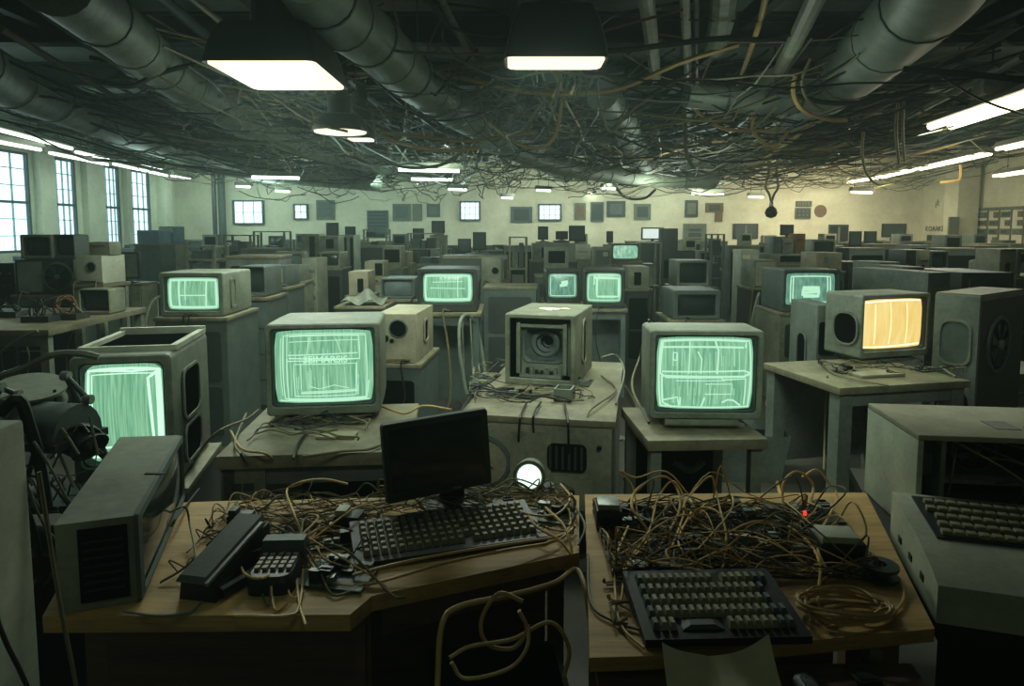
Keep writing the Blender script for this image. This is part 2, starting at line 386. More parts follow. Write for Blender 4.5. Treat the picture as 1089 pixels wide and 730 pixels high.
pipe([atZ(1019, 0, 3.9), atZ(1019, 4, 3.3)], .02, 'thin rod hanging above the bright right light', TAN) if False else None
for k, (xa, ya_, xb, yb_, z, r, mt, lb) in enumerate((
    (150, -20, 330, 130, 3.95, .06, DARK, 'dark pipe slanting behind the big lamp'),
    (180, -20, 345, 110, 3.8, .03, OLIVE, 'thin olive conduit behind the big lamp'),
    (440, -20, 560, 120, 3.95, .05, DARK, 'dark pipe slanting between the two large lamps'),
    (460, -20, 505, 70, 3.9, .035, GREY, 'thin grey pipe between the two large lamps'),
    (1089, 20, 860, 160, 3.85, .07, DARK, 'dark pipe running far to the right of the wide round duct'),
    (1089, 60, 880, 168, 3.6, .05, GREY, 'grey pipe just above the right fluorescent lights'),
    (1060, -10, 930, 95, 3.95, .06, SLATE, 'slate pipe right of the wide round duct'),
    (20, -10, 200, 120, 3.95, .08, DARK, 'thick dark pipe in the upper left of the ceiling'),
    (0, 30, 150, 120, 3.8, .04, OLIVE, 'olive conduit in the upper left of the ceiling'),
    (250, -20, 400, 110, 3.9, .05, SLATE, 'slate pipe passing right behind the big lamp'))):
    pipe([atZ(xa, ya_, z), atZ((xa+xb)/2, (ya_+yb_)/2, z), atZ(xb, yb_, z)], r, lb, mt)

# ------------------------------------------------------------------ ceiling cables
cabmats = [OLIVE, OLIVE, BLKC, BLKC, BLKC, TAN, GRYC, DARK]
ZONES = ((-99, -5, 'over the windows side of the room'), (-5, 0, 'around the two large lamps'), (0, 5, 'over the aisle'), (5, 99, 'on the side of the wide round duct'))
KINDN = {id(OLIVE): 'olive', id(BLKC): 'black', id(TAN): 'tan', id(GRYC): 'grey', id(DARK): 'charcoal'}
def zone(x): return [z for z in ZONES if z[0] <= x < z[1]][0][2]
def hang_pts(p, q, sag, n=6, wob=.08):
    out = []
    for i in range(n+1):
        t = i/n; v = p.lerp(q, t); v.z -= sag*4*t*(1-t)
        if 0 < i < n: v += Vector((random.uniform(-wob, wob), random.uniform(-wob, wob), random.uniform(-wob, wob)*.6))
        v.z = min(v.z, ZC-.06); out.append(v)
    return out
def ceil_ends():
    # long runs go mostly across, and drift toward the middle of the far wall
    y = random.choice((random.uniform(6.5, 12), random.uniform(9, 21)))
    half = .78*y
    x = random.uniform(-min(10.4, half), min(12.9, half))
    zt = random.uniform(3.35, 4.1) - .35*(y/21)*random.random()
    if random.random() < .3:
        L = random.uniform(1.5, 4); a = random.uniform(-.5, .5)
        d = Vector((math.cos(a)*L, math.sin(a)*L, random.uniform(-.25, .25)))
    else:
        L = random.uniform(2.5, 7.5); a = PI/2 + random.uniform(-.28, .28) + .035*x
        d = Vector((math.cos(a)*L, math.sin(a)*L, random.uniform(-.25, .2)))
    if x > 5.2: zt = max(zt, 3.62); d.z = abs(d.z)*.5
    if x < -7.8: zt = max(zt, 3.8); d.z = abs(d.z)*.3
    p = Vector((x, y, zt)); q = p + d
    q.x = max(-10.5, min(13.0, q.x)); q.y = max(5.5, min(21.7, q.y)); q.z = min(q.z, 4.15)
    return p, q
for k in range(210):
    p, q = ceil_ends(); mt = random.choice(cabmats); big = random.random() < .25
    o = MB().tube(hang_pts(p, q, random.uniform(.08, .42)), (.03 if big else random.uniform(.009, .02)), 5, 3).build('overhead_cable', mt)
    zn = zone((p.x+q.x)/2)
    lb = f"{'thick' if big else 'thin'} {KINDN[id(mt)]} cable sagging among the ceiling cables {zn}"
    tag(o, lb, 'cable', f"{'thick' if big else 'thin'} {KINDN[id(mt)]} ceiling cables {zn}")
m = MB(); marks = []
for mi, cnt in ((0, 420), (1, 560), (2, 130)):
    for k in range(cnt):
        p, q = ceil_ends()
        if random.random() < .6: p.y += (21.5-p.y)*random.random(); q = p+(q-p)*.6; q.y = min(q.y, 21.7)
        if random.random() < .55: p.z -= .35*p.y/21; q.z -= .35*p.y/21
        m.tube(hang_pts(p, q, random.uniform(.03, .35), 5, .14), random.uniform(.006, .017), 4, 2)
    marks.append(len(m.f))
o = m.build('cable_tangle', OLIVE); o.data.materials.append(BLKC); o.data.materials.append(GRYC)
idx = [0]*marks[0]+[1]*(marks[1]-marks[0])+[2]*(marks[2]-marks[1])
o.data.polygons.foreach_set('material_index', idx)
tag(o, 'countless olive, black and grey cables tangled across the whole ceiling', 'cables', None, 'stuff')
# hooped cables below the lamps and the duct (clearly visible loops)
LOOPS = [([(595, 75), (597, 110), (590, 145), (572, 158), (545, 150), (520, 130)], 8.5, 'tan cable loop hanging below the second lamp', TAN, .022),
 ([(632, 80), (640, 120), (650, 140), (668, 120), (690, 105)], 8.2, 'olive cable looping right of the second lamp', OLIVE, .022),
 ([(846, 80), (844, 100), (855, 118), (880, 127), (900, 128)], 7.6, 'tan cable hooked round the wide round duct', TAN, .026),
 ([(862, 62), (853, 85), (858, 105), (875, 118)], 7.5, 'olive cable hooked behind the tan one on the wide round duct', OLIVE, .02),
 ([(732, 110), (755, 130), (775, 138), (800, 139), (838, 140)], 9, 'tan cable strung level beneath the wide round duct', TAN, .024),
 ([(803, 120), (800, 138), (812, 152), (825, 155), (838, 140)], 9, 'drooping tan loop under the wide round duct', TAN, .022),
 ([(690, 142), (705, 155), (730, 157), (755, 150), (770, 135)], 9.5, 'olive cable drooping over the aisle', OLIVE, .025),
 ([(726, 90), (728, 130), (730, 165), (738, 178)], 9.5, 'olive cable hanging straight down over the aisle', OLIVE, .03),
 ([(918, 140), (917, 165), (922, 185), (935, 196), (960, 190)], 9.8, 'olive cable falling beside the right fluorescent lights', OLIVE, .02),
 ([(955, 110), (953, 140), (956, 175)], 9, 'olive cord hanging left of the bright right light', OLIVE, .022),
 ([(961, 108), (960, 140), (962, 172)], 9, 'second olive cord hanging left of the bright right light', OLIVE, .018),
 ([(1022, 175), (1021, 190), (1010, 193), (1000, 194)], 13, 'tan cable bending at the top of the pillar', TAN, .03),
 ([(652, 195), (665, 210), (685, 211), (697, 202)], 19, 'dark cable hoop hanging at the far wall over the aisle', DARK, .04),
 ([(430, 45), (450, 70), (480, 92), (505, 98), (530, 88)], 7.6, 'black cable sagging between the two large lamps', BLKC, .02),
 ([(222, 58), (260, 82), (330, 128), (370, 140)], 7, 'olive cable drooping under the big lamp', OLIVE, .016),
 ([(110, 88), (140, 92), (170, 78), (215, 68), (260, 72)], 7, 'black branching cable left of the big lamp', BLKC, .03),
 ([(0, 118), (40, 128), (90, 112), (140, 128), (190, 158)], 9, 'black cable draped along the grey duct by the windows', BLKC, .03),
 ([(380, 128), (420, 150), (470, 160), (510, 158)], 9, 'tan cable sagging beyond the small round lamp', TAN, .022),
 ([(500, 155), (470, 175), (430, 178), (400, 165)], 10, 'grey cable sagging toward the far cables', GRYC, .025)]
for pts, Y, lb, mt, r in LOOPS:
    o = MB().tube([atY(x, y, Y+.12*i) for i, (x, y) in enumerate(pts)], r, 6, 6).build('overhead_cable', mt); tag(o, lb, 'cable')
# drop wires under the two big lamps
for k in range(9):
    x = random.uniform(575, 640); p = atY(x, 72, 6+.2*k); q = atY(x+random.uniform(-6, 10), random.uniform(95, 118), 6+.2*k)
    o = MB().tube([p, (p+q)/2+Vector((.05, 0, 0)), q], .012, 5, 3).build('hanging_wire', OLIVE); tag(o, 'thin olive wire dangling behind the second lamp', 'wire', 'wires behind the second lamp')
# a hanging knot of wire over the warm wall
t = thing('hanging_bulb', 'bare hanging bulb on twisted wires before the warm far wall', 'bulb', atY(820, 228, 17))
MB().lathe([(.02, -.1), (.12, -.06), (.16, .04), (.12, .14), (.05, .2), (.05, .3)], 14).build('globe', GLASS, t)
for s in (-1, 1): MB().tube([(0, 0, .28), (.06*s, 0, .5), (.16*s, 0, .7), (.1*s, 0, 1.1), (.14*s, 0, 1.8)], .03, 6).build('wire', OLIVE, t)
# boxes hung up among the cables
for k in range(22):
    y = random.uniform(7.5, 20); x = random.uniform(-.7, .7)*y*.95+.5
    x = max(-10, min(12.5, x)); z = random.uniform(3.3, 3.95); a = random.uniform(0, PI)
    w, d, h = random.uniform(.2, .55), random.uniform(.15, .4), random.uniform(.12, .3)
    t = thing('junction_box', f"{'pale' if k % 2 else 'dark'} metal box hung among the ceiling cables {zone(x)}", 'box', (x, y, z), a, f"{'pale' if k % 2 else 'dark'} ceiling boxes {zone(x)}")
    MB().box(-w/2, w/2, -d/2, d/2, 0, h, b=.01).build('box_body', GREY if k % 2 else DARK, t)
    MB().box(-w/2+.04, w/2-.04, -d/2-.012, -d/2, .03, h-.03).build('lid', SLATE, t)
    MB().tube([(0, 0, h), (0, 0, ZC-z-.02)], .012, 5, 0).build('hanger', DARK, t)

# ------------------------------------------------------------------ lamps
def tube_light(a, b, label, cool=False, wide=.16, n=2, house=True, r=.032):
    """a, b: ends of the light"""
    a = Vector(a); b = Vector(b); d = b-a; L = d.length; rz = math.atan2(d.y, d.x)-PI/2
    t = thing('fluorescent_light', label, 'light', (a+b)/2, rz)
    if house:
        MB().loft([[(-wide, y, 0), (wide, y, 0), (wide*.55, y, .1), (-wide*.55, y, .1)] for y in (-L/2, L/2)]).build('housing', PIPE if L > .1 else DARK, t)
    for k in range(n):
        x = 0 if n == 1 else (-.5+k/(n-1))*wide*1.1
        MB().tube([(x, -L/2+.03, -.03), (x, L/2-.03, -.03)], r, 8, 0).build('tube', TUBEC if cool else TUBE, t)
    for s in (-1, 1):
        MB().tube([(0, s*L*.35, .1), (0, s*L*.35, ZC-t.location.z-.02)], .008, 5, 0).build('hanger', DARK, t)
    return t
for (xa, ya, xb, yb, z, lb) in (
    (-60, 121, 77, 157, 3.5, 'long twin fluorescent light beside the nearest window, upper row'),
    (-40, 142, 44, 158, 3.35, 'single row fluorescent light below the long one at the nearest window'),
    (52, 161, 115, 174, 3.4, 'fluorescent light before the second window'),
    (80, 160, 116, 169, 3.52, 'short fluorescent light above the one before the second window'),
    (120, 173, 178, 186, 3.38, 'fluorescent light before the third and fourth windows'),
    (122, 169, 172, 180, 3.5, 'upper fluorescent light before the third and fourth windows'),
    (182, 186, 203, 190, 3.4, 'small fluorescent light at the end of the window row')):
    tube_light(atZ(xa, ya, z), atZ(xb, yb, z), lb, True, .1, 1)
for (xa, ya, xb, yb, z, lb) in (
    (1000, 132, 1150, 82, 3.28, 'bright twin fluorescent light nearest on the right side'),
    (975, 179, 1050, 162, 3.3, 'fluorescent light second in the right row'),
    (930, 189, 968, 180, 3.3, 'fluorescent light third in the right row'),
    (903, 193, 926, 189, 3.3, 'fluorescent light at the far end of the right row'),
    (1064, 157, 1140, 140, 3.3, 'fluorescent light behind the bright nearest right one'),
    (1060, 186, 1150, 172, 3.1, 'lower fluorescent light by the right wall beside the pillar')):
    tube_light(atZ(xa, ya, z), atZ(xb, yb, z), lb, False, .24 if xa == 1000 else .14, 2, True, .06 if xa == 1000 else .035)
def tube_across(px0, px1, py, Y, lb, cool=True):
    tube_light(atY(px0, py, Y), atY(px1, py+1, Y+.3), lb, cool, .08, 1)
for px0, px1, py, Y, lb in ((422, 490, 179, 12, 'fluorescent light level above the room centre'), (436, 482, 189, 15, 'slanting fluorescent light past the level central one'),
    (266, 320, 187, 14, 'fluorescent light before the far wall left of centre'), (292, 309, 202, 18.5, 'tiny fluorescent light above the far wall, beside the row end'),
    (250, 267, 197, 19, 'tiny fluorescent light over the far barred window'), (476, 497, 200, 18, 'tiny fluorescent light above the far gridded window'),
    (533, 546, 209, 19.5, 'tiny fluorescent light hung low near the far wall centre'), (570, 586, 201, 19, 'tiny fluorescent light above the second bright far window'),
    (640, 655, 199, 18, 'tiny fluorescent light left of the dark far panel'), (735, 770, 205, 20, 'warm fluorescent light on the far wall over the aisle'),
    (796, 812, 208, 20.5, 'small warm light before the warm far wall'), (905, 928, 203, 17, 'fluorescent light before the far right corner')):
    tube_across(px0, px1, py, Y, lb, px0 < 700)
def hood(name, label, loc, rim, top, hh, stem, round_=False, cool=False):
    t = thing(name, label, 'lamp', loc)
    ks = 6 if round_ else 2
    rw, rd = rim; tw, td = top; rg = []
    prof = [(1, 0), (1.0, .05), (.93, .28), (.80, .62), (.6, .88), (0.0, 1)]
    def R(w, d, z, r): return [(x, y, z) for x, y in rr(w, d, r, ks)]
    rad = min(rw, rd)/2*.98 if round_ else .07
    for k, (u, v) in enumerate(prof):
        w = tw+(rw-tw)*u; d = td+(rd-td)*u
        rg.append(R(w, d, v*hh, (min(w, d)/2*.98 if round_ else .06)))
    inner = [R(rw-.03, rd-.03, .012, rad*.95)]
    MB().loft(inner+rg, cap0=False).build('lamp_shade', LAMPM, t)
    MB().loft([R(rw-.05, rd-.05, .0, rad*.95), R(rw-.05, rd-.05, .02, rad*.95)]).build('diffuser', DIFF if not cool else TUBEC, t)
    MB().tube([(0, 0, hh-.02), (0, 0, hh+.18)], stem*1.5, 14, 0).build('collar', LAMPM, t)
    MB().tube([(0, 0, hh+.1), (0, 0, ZC-loc[2]-.02)], stem, 12, 0).build('stem', LAMPM, t)
    return t
LAMPM = grime('dark enamel', (40, 48, 46), .45, dirt=.3)
hood('pendant_lamp', 'big dark pendant lamp with a long bright rectangular panel', (-1.86, 5.5, 2.98), (.84, 1.05), (.38, .42), .37, .15)
hood('pendant_lamp', 'second large dark pendant lamp with a domed shade', (.34, 5.4, 3.06), (.8, .44), (.22, .18), .47, .09)
hood('pendant_lamp', 'small round grey pendant lamp behind the big one', tuple(atY(362, 141, 7.6)), (.62, .62), (.24, .24), .2, .09, True)
hood('pendant_lamp', 'small square pendant lamp tucked behind the small round one', tuple(atY(384, 149, 8.6)), (.34, .4), (.2, .2), .42, .06)
# ------------------------------------------------------------------ builders for the machines
def side_plate(t, M, w, h, r, name='side_opening', mat=None, lip=None):
    """a flat plate with a lip, painted dark like a shaded opening, lying in local xz, facing -y"""
    MB().loft([ring(w, h, r, -.001), ring(w, h, r, -.006)], M=M).build(name, mat or VOIDSHADE, t)
    if lip: MB().loft([ring(w, h, r, -.0), ring(w, h, r, -.014), ring(w-.03, h-.03, r*.8, -.014), ring(w-.03, h-.03, r*.8, -.0065)], False, False, M).build('opening_rim', lip, t)
def sideM(side, w, d, y, z):
    """matrix that puts a plate on the +x or -x side of a case"""
    return T(side*w/2, y, z, 0, 0, PI/2 if side > 0 else -PI/2)
def bulge(u, v, b): return -b*(1-(2*u-1)**2)*(1-(2*v-1)**2)
def screen_mb(w, h, y, cz, b=.03, rad=.06, nx=14, nz=10):
    m = MB(); vs = []; fs = []
    for j in range(nz+1):
        for i in range(nx+1):
            u, v = i/nx, j/nz; x, z = 2*u-1, 2*v-1
            k = 1-rad*(x*x)*(z*z)              # pulls the corners in
            vs.append((x*w/2*k, y+bulge(u, v, b), cz+z*h/2*k))
    for j in range(nz):
        for i in range(nx): a = j*(nx+1)+i; fs.append((a, a+1, a+nx+2, a+nx+1))
    return m.add(vs, fs)
def trace_mb(lines, w, h, y, cz, b, th=.006):
    m = MB()
    for ln in lines:
        tk = th
        if isinstance(ln[0], (int, float)): tk = th*ln[0]; ln = ln[1:]
        pts = []
        for (u0, v0), (u1, v1) in zip(ln, ln[1:]):
            n = max(2, int(8*math.hypot(u1-u0, v1-v0)))
            pts += [(u0+(u1-u0)*i/n, v0+(v1-v0)*i/n) for i in range(n)]
        pts.append(ln[-1]); vs = []; fs = []
        for i, (u, v) in enumerate(pts):
            a = pts[max(0, i-1)]; c = pts[min(len(pts)-1, i+1)]
            dx, dz = (c[0]-a[0])*w, (c[1]-a[1])*h; L = math.hypot(dx, dz) or 1
            nx_, nz_ = -dz/L*tk/2, dx/L*tk/2
            k = 1-.06*(2*u-1)**2*(2*v-1)**2
            X, Z, Y = (u-.5)*w*k, cz+(v-.5)*h*k, y+bulge(u, v, b)-.0025
            vs += [(X+nx_, Y, Z+nz_), (X-nx_, Y, Z-nz_)]
        for i in range(len(pts)-1): fs.append((2*i, 2*i+1, 2*i+3, 2*i+2))
        m.add(vs, fs)
    return m
def rect_ln(u0, v0, u1, v1, k=1): return (k, (u0, v0), (u1, v0), (u1, v1), (u0, v1), (u0, v0))
def monitor(name, label, cat, loc, rz, w, h, d, case=GREY, bez=DARK, scr=GLASS, b=.05, chin=.05, tap=1.0, lines=None, lmat=None,
            text=None, foot=0, sides=(), knobs=0, cavity=False, group=None, dep=.035, lth=.006, rad=.02, topvent=False):
    """front at local y=0, back at y=d, z from 0"""
    t = thing(name, label, cat, loc, rz, group)
    z0 = foot
    if foot:
        MB().box(-w*.36, w*.36, .02, d*.8, 0, foot*.55, b=.004).box(-w*.24, w*.24, .06, d*.6, foot*.55, foot).build('stand', case, t)
    hh = h-foot; cz = z0+hh/2
    iw, ih = w-2*b, hh-b-chin; icz = z0+chin+ih/2
    R = [ring(iw, ih, rad, .012, 0, icz), ring(iw+.012, ih+.012, rad, 0, 0, icz), ring(w-.012, hh-.012, rad, 0, 0, cz), ring(w, hh, rad, .008, 0, cz), ring(w, hh, rad, d*.55, 0, cz),
         ring(w*tap, hh*(1-(1-tap)*.7), rad, d, 0, cz-hh*(1-tap)*.2)]
    MB().loft(R, False, True).build('casing', case, t)
    sw, sh = iw*.97, ih*.965
    if cavity:
        MB().loft([ring(iw, ih, rad, .011, 0, icz), ring(iw, ih, rad, d*.5, 0, icz)], False, True).build('inner_shell', VOIDSHADE, t)
    else:
        MB().loft([ring(iw+.002, ih+.002, rad, .012, 0, icz), ring(iw-.01, ih-.01, rad, .012, 0, icz), ring(sw, sh, rad*2, dep, 0, icz), ring(sw*.97, sh*.97, rad*2, dep+.02, 0, icz)], False, True).build('bezel', bez, t)
        s = screen_mb(sw*1.0, sh*1.0, dep+.012, icz, dep*.75).build('screen', scr, t)
        if lines:
            trace_mb(lines, sw, sh, dep+.012, icz, dep*.75, lth).build('glowing_trace', lmat or LINE, s)
        if text:
            txt, u, v, size = text
            textmesh(txt, size, T((u-.5)*sw, dep-.018, icz+(v-.5)*sh, PI/2)).build('screen_lettering', lmat or LINE, s)
    for k in range(knobs):
        MB().lathe([(.011, 0), (.011, .012), (.008, .015)], 10, T(w*.5-.045-.04*k, 0, z0+chin*.5, PI/2)).build('knob', KEYD, t)
    if knobs: MB().box(-.05, .03, -.003, .001, z0+chin*.42, z0+chin*.62).build('badge', KEYD, t)
    for s_ in sides:
        side, y, z, pw, ph, pr = s_[:6]
        side_plate(t, sideM(side, w, d, y*d, z0+z*hh), pw, ph, pr, 'side_opening', s_[6] if len(s_) > 6 else VOIDSHADE, case)
    return t
def funnel(t, cx, y, cz, r, L, name='picture_tube', mat=None):
    """a bare picture tube seen from the front: rounded mouth, cone, coil and neck"""
    M = T(cx, y, cz, -PI/2)
    mm = MB()
    R = [ring(2*r, 1.75*r, r*.35, y-.004, cx, cz), ring(2.12*r, 1.87*r, r*.38, y, cx, cz), ring(2.12*r, 1.87*r, r*.38, y+.03, cx, cz)]
    mm.loft([ring(1.86*r, 1.6*r, r*.5, y+.004, cx, cz), *R], False, False).build('tube_rim', SLATE, t)
    MB().loft([ring(1.86*r, 1.6*r, r*.5, y+.004, cx, cz), ring(1.5*r, 1.34*r, r*.6, y+L*.3, cx, cz), ring(1.05*r, 1.0*r, r*.5, y+L*.65, cx, cz), ring(.6*r, .6*r, r*.3, y+L, cx, cz)], False, True).build(name, mat or GLASS, t)
    for q, rr_ in ((.28, .62), (.5, .46), (.8, .3)):
        MB().lathe([(rr_*r, 0), (rr_*r+.012, .006), (rr_*r, .014), (rr_*r-.02, .008)], 22, T(cx, y+L*q, cz, PI/2), False, False).build('coil_ring', SLATE, t)
    MB().lathe([(.2*r, 0), (.2*r, .05), (.1*r, .055)], 14, T(cx, y+L*.96, cz, PI/2)).build('tube_neck', BLACK, t)
def porthole(t, x, y, z, r, mat=VOIDSHADE, rim=None, M=None, name='round_port'):
    M = (M or Matrix()) @ T(x, y, z, PI/2)
    MB().lathe([(r, .0), (r, .004)], 22, M).build(name, mat, t)
    MB().lathe([(r, 0), (r*1.02, .014), (r*1.14, .012), (r*1.18, 0)], 22, M, False, False).build('port_rim', rim or SLATE, t)
def fan(t, x, y, z, r, M=None):
    porthole(t, x, y, z, r, VOIDSHADE, SLATE, M, 'fan_well')
    M = (M or Matrix()) @ T(x, y-.006, z, PI/2)
    MB().lathe([(.2*r, 0), (.2*r, .02), (.12*r, .026)], 12, M).build('fan_hub', GREY, t)
    m = MB()
    for k in range(7):
        a = 2*PI*k/7; m.add([(.2*r*math.cos(a), .2*r*math.sin(a), .006), (.9*r*math.cos(a-.2), .9*r*math.sin(a-.2), .002), (.9*r*math.cos(a+.35), .9*r*math.sin(a+.35), .012), (.2*r*math.cos(a+.6), .2*r*math.sin(a+.6), .012)], [(0, 1, 2, 3)], M)
    m.build('fan_blade_ring', BLACK, t)
def case(name, label, cat, loc, rz, w, h, d, mat=GREY, group=None, front=None, b=.008):
    t = thing(name, label, cat, loc, rz, group)
    MB().box(-w/2, w/2, 0, d, 0, h, b=b).build('case_shell', mat, t)
    if front: MB().loft([ring(w-.03, h-.03, .015, -.006, 0, h/2), ring(w-.024, h-.024, .015, .001, 0, h/2)]).build('front_panel', front, t)
    return t
def table(name, label, loc, rz, w, d, h, top=TOP, leg=SLATE, th=.035, lw=.055, apron=True, group=None, inset=.02, shelf=False, back=False):
    """front edge at y=0"""
    t = thing(name, label, 'table', loc, rz, group)
    MB().box(-w/2, w/2, 0, d, h-th, h, b=.006).build('tabletop', top, t)
    for x in (-w/2+inset, w/2-inset-lw):
        for y in (inset, d-inset-lw): MB().box(x, x+lw, y, y+lw, 0, h-th).build('leg', leg, t)
    if apron: MB().box(-w/2+inset+lw, w/2-inset-lw, inset+.01, inset+.03, h-th-.08, h-th).build('apron', leg, t)
    if shelf: MB().box(-w/2+inset, w/2-inset, inset+.005, d-inset-.005, .2, .225).build('shelf', leg, t)
    if back: MB().box(-w/2+inset+lw, w/2-inset-lw, d-inset-.03, d-inset-.01, .12, h-th-.001).build('back_panel', leg, t)  # added panel masks the lit floor behind, so the gap reads dark
    return t
def cabinet(name, label, loc, rz, w, d, h, mat=GREY, style=0, group=None, top=None):
    t = thing(name, label, 'cabinet', loc, rz, group)
    MB().box(-w/2, w/2, .012, d, 0, h-.03).build('carcass', mat, t)
    MB().box(-w/2-.012, w/2+.012, 0, d+.006, h-.03, h, b=.005).build('cabinet_top', top or TOP, t)
    if style == 0:
        for k in range(2):
            x0 = -w/2+.012+k*(w-.024)/2
            o = MB().box(x0+.004, x0+(w-.024)/2-.004, 0, .012, .06, h-.05).build('door', mat, t)
            x = x0+(w-.024)/2*(.88 if k == 0 else .12); MB().box(x-.008, x+.008, -.018, 0, h*.5, h*.5+.1).build('handle', STEEL, o)
    elif style == 1:
        n = max(2, int(h/.24))
        for k in range(n):
            z0 = .05+k*(h-.1)/n
            o = MB().box(-w/2+.014, w/2-.014, -.004, .012, z0+.006, z0+(h-.1)/n-.006).build('drawer', mat, t)
            MB().box(-.05, .05, -.022, -.004, z0+(h-.1)/n*.6, z0+(h-.1)/n*.6+.016).build('handle', STEEL, o)
    elif style == 2:   # flat plate painted dark as a shaded open bay
        MB().loft([ring(w-.08, h-.2, .03, .0, 0, h/2-.02), ring(w-.08, h-.2, .03, .011, 0, h/2-.02)]).build('open_bay_shade', VOIDSHADE, t)
        MB().box(-w/2+.05, w/2-.05, -.006, 0, h*.45, h*.45+.02).build('shelf', mat, t)
    else:
        for k in range(2):
            MB().loft([ring(w-.1, (h-.16)/2-.05, .03, .0, 0, .07+(h-.16)/4+k*(h-.16)/2), ring(w-.1, (h-.16)/2-.05, .03, .011, 0, .07+(h-.16)/4+k*(h-.16)/2)]).build('recessed_panel', DARK, t)
    return t
def keyboard(label, loc, M, w, d, rows, cols, case_m, key_m, ends=None, wide=True):
    t = thing('keyboard', label, 'keyboard', loc, 0); t.matrix_world = Matrix.Translation(loc) @ M
    th = .032
    MB().loft([[(-w/2, 0, 0), (w/2, 0, 0), (w/2, d, 0), (-w/2, d, 0)], [(-w/2, 0, th*.6), (w/2, 0, th*.6), (w/2, d, th*1.5), (-w/2, d, th*1.5)]]).build('keyboard_case', case_m, t)
    sl = th*.9/d; kx = (w-.05)/cols; ky = (d-.05)/rows
    m0 = MB().loft([[(-kx*.44, -ky*.44, 0), (kx*.44, -ky*.44, 0), (kx*.44, ky*.44, 0), (-kx*.44, ky*.44, 0)], [(-kx*.25, -ky*.22, .015), (kx*.25, -ky*.22, .015), (kx*.25, ky*.3, .015), (-kx*.25, ky*.3, .015)]])
    first = {}
    def key(x, y, mat, sx=1):
        z = th*.6+y*sl+.0005
        if id(mat) not in first: first[id(mat)] = o = m0.build('key', mat, t)
        else: o = first[id(mat)].copy(); C.objects.link(o); o.parent = t
        o.location = (x, y, z); o.scale = (sx, 1, .5 if sx > 1 else 1)
    for j in range(rows):
        y = .025+ky*(j+.5); off = (0, .3, .15, 0, .1)[j % 5]*kx if wide else 0
        i = 0
        while i < cols:
            if wide and j == 0 and 3 <= i < 9:
                if i == 3: key(-w/2+.025+kx*6, y, ends or key_m, 5.6)
                i += 1; continue
            x = -w/2+.025+kx*(i+.5)
            mt = ends if ends and (i == 0 or i >= cols-2) else key_m
            if not (random.random() < .03): key(x, y, mt)
            i += 1
    return t
def cable(pts, r, label, mat=TAN, group=None, n=6, name='cable', sm=5):
    o = MB().tube(pts, r, n, sm).build(name, mat); tag(o, label, 'cable', group); return o
# ------------------------------------------------------------------ placing
FOOT = []
def obb(loc, rz, w, d):
    """front centre at loc, extends back by d"""
    c, s = math.cos(rz), math.sin(rz)
    return [(loc[0]+x*c-y*s, loc[1]+x*s+y*c) for x, y in ((-w/2, 0), (w/2, 0), (w/2, d), (-w/2, d))]
def hit(A, B):
    for P_, Q in ((A, B), (B, A)):
        for i in range(4):
            ex, ey = P_[(i+1) % 4][0]-P_[i][0], P_[(i+1) % 4][1]-P_[i][1]; nx, ny = -ey, ex
            a = [x*nx+y*ny for x, y in P_]; b = [x*nx+y*ny for x, y in Q]
            if max(a) <= min(b) or max(b) <= min(a): return False
    return True
def free(o): return not any(hit(o, f) for f in FOOT)
def reg(loc, rz, w, d, m=.02):
    c, s = math.cos(rz), math.sin(rz)
    FOOT.append(obb((loc[0]+m*s, loc[1]-m*c), rz, w+2*m, d+2*m))
def edge(xa, ya, xb, yb, z):
    """a front edge seen between two points at height z: centre, yaw, width"""
    a, b = atZ(xa, ya, z), atZ(xb, yb, z); c = (a+b)/2
    return c, math.atan2(b.y-a.y, b.x-a.x), (b-a).length
def zat(py, Y, px=544):
    return atY(px, py, Y).z
ZD = .75
# ------------------------------------------------------------------ the two wooden desks at the front
pl = lambda pts, z: [(p.x, p.y) for p in (atZ(x, y, z) for x, y in pts)]
t = thing('wooden_desk', 'long worn wooden desk with a stepped front edge, under the black flat monitor', 'desk', (0, 0, 0))
LD = pl([(45, 656), (372, 654), (396, 634), (616, 588), (616, 527), (430, 529), (240, 533), (110, 538)], ZD)
MB().poly(LD, ZD-.045, ZD).build('desktop', WOOD, t)
MB().box(-1.25, .12, 2.30, 2.32, .02, ZD-.046).build('back_mask_board', WOODD, t)  # added board hides the lit floor to keep the under-desk space dark
f1 = pl([(120, 640), (380, 640)], ZD)
MB().box(-1.1, -.40, 1.72, 1.745, .5, ZD-.046).build('front_board', WOODD, t)
MB().poly([(-.37, 1.80), (.17, 2.07), (.165, 2.09), (-.375, 1.82)], .6, ZD-.046).build('drawer_front', WOODD, t)
for x, y in ((-1.15, 1.78), (-.42, 1.78), (.16, 2.36), (-1.3, 2.36)): MB().box(x-.03, x+.03, y-.03, y+.03, 0, ZD-.046).build('leg', WOODD, t)
t = thing('wooden_desk', 'worn wooden desk buried under tan cables, holding the dark typewriter-like keyboard', 'desk', (0, 0, 0))
RD = pl([(627, 700), (690, 698), (994, 669), (921, 524), (622, 526)], ZD)
MB().poly(RD, ZD-.035, ZD).build('desktop', WOOD, t)
RL = pl([(621, 526), (921, 524), (926, 533), (621, 536)], ZD)
for x, y in ((.23, 1.62), (.98, 1.68), (1.27, 2.38), (.33, 2.34)): MB().box(x-.03, x+.03, y-.03, y+.03, 0, ZD-.036).build('leg', WOODD, t)
MB().box(.37, 1.2, 2.36, 2.38, .02, ZD-.036).build('back_mask_board', WOODD, t)  # extended to the ground so no lit floor shows beneath
MB().poly([(.20, 1.12), (.93, 1.12), (.97, 1.535), (.20, 1.535)], .682, .70).build('pull_out_tray', WOODD, t)
